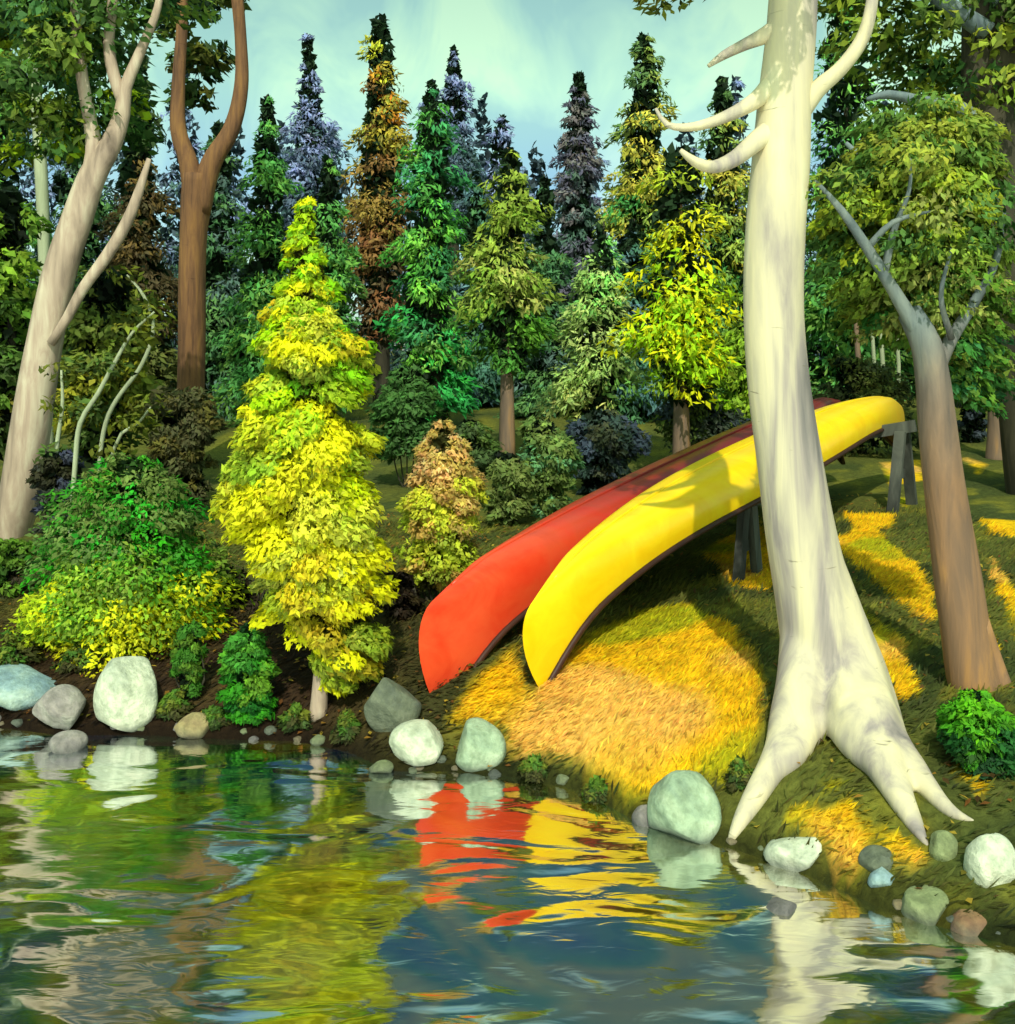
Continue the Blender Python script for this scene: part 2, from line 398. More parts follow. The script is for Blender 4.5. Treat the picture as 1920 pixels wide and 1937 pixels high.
def gold_amount(x, y):
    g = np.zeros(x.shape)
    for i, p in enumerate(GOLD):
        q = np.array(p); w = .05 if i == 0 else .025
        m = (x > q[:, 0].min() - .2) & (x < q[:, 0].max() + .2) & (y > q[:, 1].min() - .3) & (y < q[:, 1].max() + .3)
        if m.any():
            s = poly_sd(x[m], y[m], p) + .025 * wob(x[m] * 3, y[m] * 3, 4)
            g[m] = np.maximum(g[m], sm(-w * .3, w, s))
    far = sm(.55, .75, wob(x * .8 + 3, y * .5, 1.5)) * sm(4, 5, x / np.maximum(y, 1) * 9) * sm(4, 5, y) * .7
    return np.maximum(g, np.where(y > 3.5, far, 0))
def ground_col(x, y):
    """leaf mould, moss and golden grass, with dappled sunlight painted in as golden patches"""
    n1 = wob(x, y, 3.1)[..., None]; n2 = wob(y + 5, x, 7.0)[..., None]; n3 = wob(x + y, y - x * .5, 2.2)[..., None]
    dark = lin((92, 96, 40)) * (1 - sm(-.3, .6, n1)) + lin((66, 76, 36)) * sm(-.3, .6, n1)
    dark = dark * (1 - sm(.2, .8, n2)) + lin((112, 112, 40)) * sm(.2, .8, n2)
    brown = lin((58, 44, 28)) * (1 - sm(0, .8, n2)) + lin((74, 62, 34)) * sm(0, .8, n2)
    lf = ((1 - sm(-1.0, .3, x)) * (1 - sm(5.6, 7.2, y)))[..., None]; dark = dark * (1 - lf) + brown * lf
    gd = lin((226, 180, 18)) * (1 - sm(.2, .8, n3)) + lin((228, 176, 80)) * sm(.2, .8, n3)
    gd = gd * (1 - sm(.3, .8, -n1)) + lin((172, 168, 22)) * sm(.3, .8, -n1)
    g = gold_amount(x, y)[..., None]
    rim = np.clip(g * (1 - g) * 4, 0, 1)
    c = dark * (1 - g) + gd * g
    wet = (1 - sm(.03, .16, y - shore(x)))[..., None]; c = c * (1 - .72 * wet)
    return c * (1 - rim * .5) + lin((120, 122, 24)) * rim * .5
X, Y = np.meshgrid(GX, GY); Z = ground(X, Y)
nx, ny = len(GX), len(GY)
V = np.stack([X.ravel(), Y.ravel(), Z.ravel()], 1)
ii = np.arange(nx * ny).reshape(ny, nx)
Fq = np.stack([ii[:-1, :-1], ii[:-1, 1:], ii[1:, 1:], ii[1:, :-1]], -1).reshape(-1, 4)
gm, nt, out = newmat('forest_floor')
a = N(nt, 'ShaderNodeAttribute', attribute_name='Col'); v = coords(nt)
n = noise(nt, v, 22, 6, .7, .6); r = ramp(nt, [(.32, (.55, .55, .55)), (.68, (1.35, 1.35, 1.35))]); L(nt, n.outputs['Fac'], r.inputs['Fac'])
c = mixc(nt, 1.0, a.outputs['Color'], r.outputs['Color'], 'MULTIPLY')
p = N(nt, 'ShaderNodeBsdfPrincipled'); p.inputs['Roughness'].default_value = .95; p.inputs['Specular IOR Level'].default_value = .1
L(nt, c, p.inputs['Base Color']); L(nt, bump(nt, n.outputs['Fac'], .7, .03), p.inputs['Normal']); L(nt, p.outputs[0], out.inputs['Surface'])
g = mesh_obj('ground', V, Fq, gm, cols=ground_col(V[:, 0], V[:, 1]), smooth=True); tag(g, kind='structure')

# water
wm, nt, out = newmat('lake_water')
v = coords(nt, (1.0, 1.7, 1)); n1 = noise(nt, v, 1.5, 1, .3, 1.6)
v2 = coords(nt, (1.0, 2.4, 1)); n2 = noise(nt, v2, 7, 2, .45, .8)
b = bump(nt, n1.outputs['Fac'], 1.0, .021); b = bump(nt, n2.outputs['Fac'], 1.0, .0016, b)
gl = N(nt, 'ShaderNodeBsdfGlossy'); gl.inputs['Roughness'].default_value = .08; gl.inputs['Color'].default_value = (.93, .95, .97, 1); L(nt, b, gl.inputs['Normal'])
df = N(nt, 'ShaderNodeBsdfDiffuse'); n3 = noise(nt, coords(nt, (1, 1, 1)), 1.3, 3, .5, 1.0)
r = ramp(nt, [(.36, lin((40, 50, 16))), (.45, lin((112, 104, 8))), (.53, lin((34, 76, 18))), (.64, lin((18, 34, 66)))]); L(nt, n3.outputs['Fac'], r.inputs['Fac']); L(nt, r.outputs['Color'], df.inputs['Color'])
fr = N(nt, 'ShaderNodeFresnel'); fr.inputs['IOR'].default_value = 1.33; L(nt, b, fr.inputs['Normal'])
mr = N(nt, 'ShaderNodeMapRange'); mr.inputs[1].default_value = 0; mr.inputs[2].default_value = .28; mr.inputs[3].default_value = .64; mr.inputs[4].default_value = 1; L(nt, fr.outputs[0], mr.inputs[0])
mx = N(nt, 'ShaderNodeMixShader'); L(nt, mr.outputs[0], mx.inputs[0]); L(nt, df.outputs[0], mx.inputs[1]); L(nt, gl.outputs[0], mx.inputs[2]); L(nt, mx.outputs[0], out.inputs['Surface'])
wx = np.concatenate([np.linspace(-120, 120, 41)]); wy = np.linspace(-40, 18, 21); X, Y = np.meshgrid(wx, wy)
V = np.stack([X.ravel(), Y.ravel(), 0 * X.ravel()], 1); ii = np.arange(X.size).reshape(X.shape)
Fq = np.stack([ii[:-1, :-1], ii[:-1, 1:], ii[1:, 1:], ii[1:, :-1]], -1).reshape(-1, 4)
tag(mesh_obj('lake_water', V, Fq, wm), kind='structure')

# ------------------------------------------------------------------ canoes
def make_canoe(name, label, bow, stern, mat, inner, drop):
    bow = np.array(bow, float); stern = np.array(stern, float)
    Lc = np.linalg.norm(stern - bow); ex = (stern - bow) / Lc
    ey = np.cross([0, 0, 1.], ex); ey /= np.linalg.norm(ey); ez = np.cross(ex, ey)
    root = empty(name, (bow + stern) / 2, label, 'canoe', 'two canoes lying upside down on the bank')
    nu, nv = 81, 14; sheer, depth, B = .37, .235, .265
    def pt(u, v, side, inset=0):
        au = abs(u)
        b = (B - inset) * max(1 - au ** 2.2, 0) ** .95
        zg = sheer * (1 - au ** 4.6) - .10 * (max(au - .86, 0) / .14) ** 1.4; zk = sheer + depth - drop * au ** 3.2 - .05 * max(au - .86, 0) / .14 - inset
        th = v * math.pi / 2
        yy = math.sin(th) ** .72; zz = math.cos(th) ** .95
        tumble = 1 - .05 * max(v - .75, 0) / .25
        lh = Lc / 2 + (.05 * math.sin(v * math.pi) - .17 * (1 - v) ** 2.6 - .09 * v ** 4) - inset
        return np.array([u * lh, side * b * yy * tumble, zg + (zk - zg) * zz])
    def shell(inset, name_, m, parent, flip):
        V = []; us = np.sign(np.linspace(-1, 1, nu)) * (1 - (1 - abs(np.linspace(-1, 1, nu))) ** 1.35)
        vs = np.linspace(-1, 1, 2 * nv + 1)
        for u in us:
            for w in vs:
                q = pt(u, abs(w), 1 if w >= 0 else -1, inset); V.append((bow + stern) / 2 + q[0] * ex + q[1] * ey + q[2] * ez)
        k = len(vs); Fq = []
        for i in range(nu - 1):
            for j in range(k - 1):
                f = [i * k + j, (i + 1) * k + j, (i + 1) * k + j + 1, i * k + j + 1]; Fq.append(f[::-1] if flip else f)
        return mesh_obj(name_, V, Fq, m, parent, smooth=True)
    # the whole hull takes the tilt, so its object axes follow the boat
    hull = shell(0, 'hull', mat, root, False)
    shell(.012, 'inner_skin', inner, root, True)
    mid = (bow + stern) / 2
    for s in (1, -1):
        pts = []
        for u in np.linspace(-1, 1, 41):
            q = pt(u, 1, s); pts.append([*(mid + q[0] * ex + (q[1] + s * .006) * ey + (q[2] - .008) * ez), .016])
        V, Fq = tube(pts, 8, .08, 0); mesh_obj('gunwale', V, Fq, WOOD_DARK, root, smooth=True)
    kp = []
    for u in np.linspace(-.97, .97, 41):
        q = pt(u, 0, 1); kp.append([*(mid + q[0] * ex + (q[2] + .002) * ez), .009])
    V, Fq = tube(kp, 6, .08, 0); mesh_obj('keel_strip', V, Fq, mat, root, smooth=True)
    for u, w in ((-.62, .22), (.5, .24)):
        q = pt(u, 1, 1); c = mid + u * Lc / 2 * ex + (q[2] + .035) * ez
        v, f = box(0, 0, 0, w, q[1] * 1.70, .02); v = np.array([c + a[0] * ex + a[1] * ey + a[2] * ez for a in v]); mesh_obj('seat', v, f, WOOD, root)
    for u in (-.25, .05, .3):
        q = pt(u, 1, 1); c = mid + u * Lc / 2 * ex + (q[2] + .012) * ez
        v, f = box(0, 0, 0, .06, q[1] * 1.84, .022); v = np.array([c + a[0] * ex + a[1] * ey + a[2] * ez for a in v]); mesh_obj('thwart', v, f, WOOD, root)
    for s in (1, -1):
        a, b, c = pt(s * .985, 1, 1), pt(s * .87, 1, 1), pt(s * .87, 1, -1)
        T = [a + [0, 0, .01], b + [0, 0, .004], c + [0, 0, .004]]; T = [mid + q[0] * ex + q[1] * ey + q[2] * ez for q in T]; T2 = [q + ez * .018 for q in T]
        mesh_obj('end_deck', np.array(T + T2), [[0, 2, 1], [3, 4, 5], [0, 1, 4, 3], [1, 2, 5, 4], [2, 0, 3, 5]], WOOD, root)
    return root, pt, mid, ex, ey, ez, Lc
WOOD = mat_bark('old_ash_wood', [lin((80, 58, 36)), lin((130, 96, 58))], 3, 12, .6, .3)
WOOD_DARK = mat_bark('dark_stained_wood', [lin((38, 22, 18)), lin((66, 40, 30))], 3, 12, .5, .2)
WOOD_GREY = mat_bark('weathered_grey_wood', [lin((34, 36, 34)), lin((62, 66, 60)), lin((92, 96, 86))], 2, 10, .85, .6)
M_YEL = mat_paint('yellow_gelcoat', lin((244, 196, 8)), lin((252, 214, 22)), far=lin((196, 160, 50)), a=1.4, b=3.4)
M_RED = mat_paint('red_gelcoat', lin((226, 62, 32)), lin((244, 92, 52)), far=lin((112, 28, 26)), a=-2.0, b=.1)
M_IN = mat_paint('canoe_inside', lin((120, 104, 70)), lin((150, 130, 90)), .6)
YB = P(1000, 1284, 4.95); YS = P(1712, 836, 9.55)
RB = P(808, 1334, 5.02); RS = P(1600, 850, 9.8)
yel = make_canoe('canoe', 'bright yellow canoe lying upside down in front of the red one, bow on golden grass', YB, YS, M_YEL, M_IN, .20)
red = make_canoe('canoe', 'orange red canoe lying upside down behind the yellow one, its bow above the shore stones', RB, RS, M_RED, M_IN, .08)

# trestles
def trestle(label, t, half, spread, name='sawhorse'):
    (_, pt, mid, ex, ey, ez, Lc) = yel
    (_, _, midr, exr, eyr, ezr, Lr) = red
    u = t * 2 - 1; q = pt(u, 1, 1)
    a = mid + u * Lc / 2 * ex + (q[2] - .055) * ez; b = midr + u * Lr / 2 * exr + (q[2] - .055) * ezr
    d = (b - a) / np.linalg.norm(b - a); a2 = a - d * half; b2 = b + d * half
    hz = np.array([ex[0], ex[1], 0]); hz /= np.linalg.norm(hz)
    c = (a2 + b2) / 2; gz = float(ground(c[0], c[1]))
    root = empty(name, (c[0], c[1], gz), label, 'sawhorse')
    def bar(p0, p1, w, h, nm):
        p0 = np.array(p0, float); p1 = np.array(p1, float); x = (p1 - p0); ln = np.linalg.norm(x); x /= ln
        y = np.cross([0, 0, 1], x); y = hz if np.linalg.norm(y) < .2 else y / np.linalg.norm(y); z = np.cross(x, y)
        v, f = box(0, 0, 0, ln, w, h); mesh_obj(nm, np.array([(p0 + p1) / 2 + k[0] * x + k[1] * y + k[2] * z for k in v]), f, WOOD_GREY, root)
    bar(a2, b2, .07, .09, 'beam')
    for e, s in ((a2 + d * .1, 1), (b2 - d * .1, 1)):
        ft = []
        for k in (-1, 1):
            f0 = e + hz * k * spread; f0[2] = ground(f0[0], f0[1]) - .03; bar(f0, e - [0, 0, .03] + hz * k * .05, .08, .045, 'leg'); ft.append(f0)
        m = [(f * .55 + e * .45) for f in ft]; bar(m[0] + d * .03, m[1] + d * .03, .02, .07, 'brace')
    return root
trestle('dark weathered sawhorse holding up the far ends of the canoes', .80, .42, .26)
trestle('low dark support under the middle of the yellow canoe', .36, .26, .14)

# ------------------------------------------------------------------ big pale tree
D = 4.42
RT = []
def rt(q): q = [(*t[:2], t[2] * (.85 if t[1] > 1380 else 1), *t[3:]) for t in q]; RT.append([t for t in q if len(t) == 3] if sum(len(t) == 3 for t in q) > 1 else q[-2:]); return rootpts(q)
base = onground(1555, D)
tr = empty('birch_tree', base, 'large pale tree with bare smooth trunk and spreading roots in front of the canoes', 'tree')
def rootpts(pts):
    out = []
    for q in pts:
        if len(q) == 3:
            h = hit(q[0], q[1] + q[2] * .25); out.append([h[0], h[1], h[2] + (q[2] - 26) * h[1] / F * .36, q[2] * h[1] / F / 2])
        else: out.append([*P(q[0], q[1], q[3]), q[2] * q[3] / F / 2])
    return out
T = [tube(pix([(1525, -900, 60), (1512, -400, 78), (1503, -60, 90), (1497, 60, 94), (1484, 190, 100), (1477, 300, 108), (1466, 450, 112), (1464, 600, 113), (1474, 740, 118), (1492, 870, 124),
                   (1512, 1000, 134), (1535, 1110, 146), (1556, 1200, 164), (1572, 1280, 170), (1582, 1335, 120), (1590, 1375, 50)], D), 20, .06, .02, seed=1),
     tube(rt([(1530, 1080, 100, D), (1530, 1210, 110, D - .03), (1518, 1300, 104, D - .13), (1500, 1372, 96), (1476, 1425, 78), (1450, 1470, 64), (1425, 1510, 56), (1398, 1558, 40), (1380, 1592, 22), (1372, 1604, 6)]), 14, .05, .03, seed=2),
     tube(rt([(1545, 1080, 110, D), (1582, 1210, 130, D - .03), (1608, 1300, 134, D - .13), (1636, 1372, 124), (1664, 1430, 100), (1690, 1480, 76), (1712, 1522, 58), (1740, 1572, 36), (1756, 1600, 18), (1762, 1610, 5)]), 14, .05, .03, seed=3),
     tube(rt([(1590, 1180, 100, D), (1618, 1260, 110, D - .05), (1648, 1335, 100, D - .13), (1684, 1400, 84), (1728, 1455, 66), (1770, 1503, 46), (1806, 1538, 36), (1846, 1550, 18), (1862, 1556, 5)]), 12, .05, .03, seed=4),
     tube(rootpts([(1565, 1230, 110, D - .03), (1548, 1310, 100, D - .09), (1520, 1380, 80), (1496, 1432, 54), (1470, 1465, 20)]), 12, .05, .03, seed=8),
     tube(rootpts([(1560, 1230, 110, D - .03), (1590, 1310, 110, D - .10), (1618, 1385, 96), (1648, 1435, 66), (1676, 1468, 24)]), 12, .05, .03, seed=8),
     tube(rt([(1565, 1230, 100, D), (1590, 1330, 90, D + .15), (1620, 1350, 60, D + .4), (1650, 1330, 30, D + .7)]), 12, .05, .03, seed=5),
     tube(rt([(1545, 1230, 100, D), (1510, 1330, 80, D + .12), (1480, 1340, 40, D + .35)]), 12, .05, .03, seed=6)]
V, Fq = join(T); o = mesh_obj('trunk', V, Fq, B_WHITE, tr, smooth=True)
m = o.modifiers.new('fuse', 'REMESH'); m.mode = 'VOXEL'; m.voxel_size = .009; m.use_smooth_shade = True
m = o.modifiers.new('soft', 'SMOOTH'); m.factor = .6; m.iterations = 34
ROOTS = [[(a[0], a[1], a[3]) for a in spline(rootpts(q), .03)] for q in RT]
# grass: short blades everywhere on the bank, coloured like the spot they grow on
def grass(n, xr, yr, ln, name, goldonly=None, seed=0, gain=1.0, dmin=.04):
    x = R.uniform(*xr, n); y = R.uniform(*yr, n); k = (y - shore(x) > dmin) & (abs(x / y) < .62); x, y = x[k], y[k]
    k = np.ones(len(x), bool)
    for rp in ROOTS:
        for a in rp: k &= np.hypot(x - a[0], (y - a[1])) > a[2] + .03
    x, y = x[k], y[k]
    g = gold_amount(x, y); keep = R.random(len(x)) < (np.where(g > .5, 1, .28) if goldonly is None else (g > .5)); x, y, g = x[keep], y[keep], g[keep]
    z = ground(x, y); n = len(x)
    l = ln * R.uniform(.5, 1.3, n) * (1 + .3 * (g < .5))
    fl = np.stack([.9 + .5 * wob(x, y, 2.), .2 + .9 * wob(y, x, 2.), np.full(n, .55)], 1) + R.normal(size=(n, 3)) * .35
    fl /= np.linalg.norm(fl, axis=1)[:, None]; fl[:, 2] = abs(fl[:, 2]) + .12
    c = np.stack([x, y, z], 1) + fl * l[:, None] * .38
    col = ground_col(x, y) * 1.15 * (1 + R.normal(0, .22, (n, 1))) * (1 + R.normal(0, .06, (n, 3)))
    V, Fq, cc, _ = leaves(c, fl, np.stack([R.normal(size=n) * .4, -np.ones(n) * .4, np.ones(n)], 1), l, l * .17, np.clip(col * gain, .004, .95))
    return mesh_obj(name, V, Fq, LEAF, cols=cc, nrm=np.tile([0, -.35, .9], (len(V), 1)) + np.repeat(R.normal(size=(n, 3)) * .15, 4, 0))
tag(grass(300000, (-3, 3.4), (3.2, 8.5), .042, 'grass'), 'short golden and mossy grass covering the lake bank, sun patches painted in', 'grass', kind='stuff')

for pts in ([(1470, 150, 46, D), (1430, 190, 34, D - .05), (1370, 222, 24, D - .1), (1310, 240, 18, D - .12), (1262, 236, 12, D - .1), (1240, 205, 6, D - .1)],
            [(1475, 235, 50, D), (1430, 268, 40, D - .06), (1390, 300, 32, D - .12), (1350, 316, 26, D - .16), (1315, 306, 20, D - .2), (1287, 284, 9, D - .22)],
            [(1490, 40, 44, D), (1450, 66, 34, D), (1410, 84, 24, D + .05), (1370, 104, 18, D + .1), (1340, 125, 8, D + .1)],
            [(1500, 230, 44, D), (1545, 170, 36, D - .03), (1590, 130, 30, D - .06), (1630, 75, 28, D - .08), (1648, 10, 24, D - .1), (1655, -80, 20, D), (1700, -250, 12, D)],
            [(1505, -100, 50, D), (1450, -220, 34, D + .2), (1380, -350, 20, D + .4)], [(1510, -300, 40, D), (1600, -450, 30, D + .2), (1660, -600, 14, D + .5)]):
    V, Fq = tube(pix(pts, D), 12, .03, .05, seed=7); mesh_obj('branch', V, Fq, B_WHITE, tr, smooth=True)
pal = pal_hero = palette([(0, [(110, 130, 40), (80, 110, 40), (140, 150, 50)])])
C = []
for k in range(20):
    q = P(R.uniform(1330, 1700), R.uniform(-1150, -500), D + R.uniform(-.5, .6)); C.append([*q, R.uniform(.12, .24), .5])
crown_obj('crown', [clumps_to_leaves(np.array(C), (P(1510, 0, D)[0], D), 150, .06, pal, .7, .3, 1.3)], tr)
# ------------------------------------------------------------------ left pale leaning tree
def sub(a, b): return [a, b]
D = 8.1; b0 = hit(22, 1012)
crL = []
palL = palette([(0, [(90, 125, 50), (120, 145, 55), (60, 100, 50), (105, 135, 85)]), (.55, [(70, 105, 42), (100, 120, 35), (150, 175, 25)])], (28, 48, 30))
crL += profile_crown([(-130, 20, 360), (-60, -40, 400), (60, -120, 360), (200, -120, 300), (300, -60, 220)], D + .3, .085, 66, 130, palL, ck=.26, gain=1.9, core=False, minr=.12)
tree('leaning_birch_tree', 'pale grey leaning tree with forked top at the left edge', 'tree', b0,
     pix([(15, 1050, 62), (22, 1005, 66), (36, 940, 74), (58, 810, 70), (85, 655, 62), (112, 520, 58), (148, 410, 55), (178, 330, 50), (212, 272, 40), (232, 215, 31), (238, 165, 25), (268, 92, 20), (298, 15, 15), (312, -80, 11), (330, -200, 7)], D), B_BIRCH, crL,
     branches=[pix([(165, 360, 36), (178, 290, 30), (172, 235, 25), (155, 140, 22), (143, 20, 19), (132, -120, 14), (120, -260, 8)], D),
               pix([(236, 200, 24), (215, 140, 22), (206, 80, 20), (214, 0, 18), (220, -120, 12)], D),
               pix([(96, 650, 16), (128, 600, 18), (158, 545, 20), (202, 485, 22), (238, 425, 22), (262, 365, 18), (282, 300, 9)], D - .1)], sides=14)
# brown forked tree
D = 12.0; b0 = onground(360, D)
palB = palette([(0, [(55, 90, 40), (90, 105, 35), (40, 66, 40), (110, 125, 50)]), (.6, [(60, 85, 35), (85, 90, 30)])], (24, 40, 26))
crB = profile_crown([(-130, 260, 480), (-60, 270, 480), (60, 300, 450), (200, 320, 430)], D + .5, .12, 34, 90, palB, ck=.3, gain=1.8, core=False, minr=.16)
tree('forked_tree', 'red brown tree trunk dividing into two upright limbs at left', 'tree', b0,
     pix([(352, 870, 60), (360, 760, 54), (362, 600, 54), (366, 460, 50), (370, 390, 54), (372, 330, 50)], D), B_BROWN, crB,
     branches=[pix([(372, 390, 46), (358, 310, 36), (338, 245, 30), (338, 150, 25), (345, 40, 22), (345, -90, 22), (350, -220, 12)], D),
               pix([(374, 400, 46), (400, 310, 38), (438, 245, 32), (456, 165, 27), (455, 70, 23), (445, -60, 25), (440, -200, 14)], D)], sides=14)
# far pale stem
D = 14.0
tree('slim_birch_tree', 'slim cream birch stem standing far back near the left edge', 'tree', onground(86, D),
     pix([(90, 900, 24), (86, 600, 20), (82, 420, 22), (74, 250, 22), (60, 120, 20), (40, 0, 14), (30, -90, 8)], D), B_PALEG,
     profile_crown([(-260, 0, 120), (0, -60, 150), (230, -30, 170)], D + .3, .13, 34, 70, palL, ck=.3, core=False, gain=1.2))
# thin saplings between the trees
SAP = [('tall thin curving sapling with bare pale stem', 7.4, [(130, 985, 9), (142, 880, 10), (152, 800, 10), (185, 745, 9), (215, 690, 8), (250, 630, 6), (292, 590, 4)]),
       ('short thin sapling closest to the leaning pale tree', 7.6, [(96, 940, 8), (106, 860, 9), (118, 770, 7), (116, 700, 4)]),
       ('thin sapling arching over to the right above the round bush', 7.2, [(190, 905, 6), (215, 850, 7), (262, 800, 6), (285, 770, 3)]),
       ('slender pale sapling bowed against the dark wood', 8.6, [(180, 930, 8), (200, 800, 9), (268, 690, 8), (290, 620, 7), (272, 560, 6), (240, 520, 3)])]
for lb, D, pts in SAP:
    w = pix(pts, D); w[0][2] = float(ground(w[0][0], w[0][1])) - .02
    o = empty('sapling', (w[0][0], w[0][1], w[0][2] + .02), lb, 'sapling', 'thin saplings among the left trees')
    V, Fq = tube(w, 7, .06, .05); mesh_obj('stem', V, Fq, B_PALEG, o, smooth=True)
    e = pix(pts[-3:], D); C = np.array([[*q[:3], .12, .5] for q in e])
    crown_obj('crown', [clumps_to_leaves(C, (w[0][0], w[0][1]), 60, .06, palette([(0, [(120, 130, 40), (90, 120, 50)])]), gain=1.2)], o)

# ------------------------------------------------------------------ the wood behind
def spruce(label, px, top, bot, hw, D, pal, bark=B_DARK, name='spruce_tree', **kw):
    b = onground(px, D)
    tp = [[*P(px + kw.get('lean', 0), top - 6, D), .008], [*P(px, (top + bot) / 2, D), .003 * D], [b[0], b[1], b[2] - .05, .009 * D]]
    return tree(name, label, 'tree', b, tp[::-1], bark, conifer_parts(px, top, bot, hw, D, pal, **kw), 'conifers of the wood behind the canoes', sides=8, step=.3, leafmat=NEEDLE)
PROFS = {722: [(35, 692, 745), (100, 680, 765), (200, 662, 775), (300, 645, 795), (420, 640, 805), (560, 640, 790), (640, 660, 780)],
 822: [(160, 802, 835), (230, 772, 862), (320, 752, 888), (430, 735, 880), (540, 718, 890), (650, 728, 892), (790, 740, 900)],
 960: [(285, 945, 985), (340, 922, 1012), (400, 898, 1042), (450, 890, 1018), (520, 862, 1052), (600, 868, 1042), (695, 908, 1022)],
 1092: [(140, 1082, 1110), (230, 1060, 1132), (350, 1038, 1142), (470, 1036, 1152), (600, 1026, 1150)],
 1142: [(428, 1125, 1150), (500, 1094, 1188), (600, 1050, 1222), (700, 1036, 1232), (760, 1008, 1202), (812, 1050, 1180)],
 1216: [(68, 1200, 1235), (160, 1176, 1272), (260, 1148, 1284), (380, 1136, 1284), (520, 1128, 1292), (640, 1150, 1280)],
 1288: [(282, 1238, 1332), (340, 1216, 1368), (400, 1182, 1372), (470, 1212, 1366), (540, 1166, 1402), (640, 1160, 1402), (720, 1200, 1400), (765, 1240, 1380)],
 588: [(70, 566, 596), (150, 562, 612), (240, 535, 640), (350, 520, 660), (520, 510, 670)]}
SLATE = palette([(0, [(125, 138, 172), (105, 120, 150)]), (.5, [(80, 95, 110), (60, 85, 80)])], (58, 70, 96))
BROWNO = palette([(0, [(140, 148, 40), (160, 165, 40)]), (.14, [(120, 110, 34), (165, 105, 30), (100, 100, 38)]), (.45, [(105, 90, 40), (90, 68, 34)]), (.7, [(92, 62, 36), (70, 60, 40)])], (50, 44, 28))
EMER = palette([(0, [(45, 105, 60), (60, 110, 45)]), (.35, [(60, 115, 40), (85, 130, 45), (40, 90, 50)]), (.75, [(35, 110, 50), (40, 120, 45), (80, 110, 50)])], (28, 56, 34))
OLIVL = palette([(0, [(135, 155, 55), (120, 140, 50)]), (.4, [(130, 150, 60), (145, 150, 75), (110, 140, 45)]), (.75, [(85, 135, 40), (60, 110, 40)])], (60, 75, 34))
PURP = palette([(0, [(78, 76, 74), (66, 66, 80)]), (.5, [(58, 70, 68), (50, 72, 60), (70, 70, 82)])], (38, 42, 46))
SAGE = palette([(0, [(95, 150, 70), (110, 135, 70)]), (.3, [(120, 135, 78), (105, 125, 65)]), (.8, [(125, 130, 70), (80, 115, 50)])], (50, 70, 42))
OLGR = palette([(0, [(90, 105, 45), (60, 85, 45)]), (.25, [(130, 125, 45), (110, 125, 50)]), (.6, [(80, 110, 50), (50, 105, 50)])], (38, 56, 34))
LIME = palette([(0, [(150, 170, 40), (170, 175, 30)]), (.25, [(180, 195, 20), (205, 205, 15), (150, 175, 30)]), (.55, [(150, 195, 15), (200, 205, 10), (130, 180, 20)]), (.85, [(135, 180, 20), (110, 140, 30)])], (84, 90, 28))
GREEN = palette([(0, [(60, 108, 50), (78, 120, 50)]), (.5, [(54, 98, 46), (76, 108, 42)])], (34, 58, 36))
DARKG = palette([(0, [(48, 80, 48), (62, 92, 48), (54, 72, 66)])], (28, 46, 36))
TEALD = palette([(0, [(50, 84, 66), (62, 88, 92), (50, 84, 48)])], (30, 46, 54))
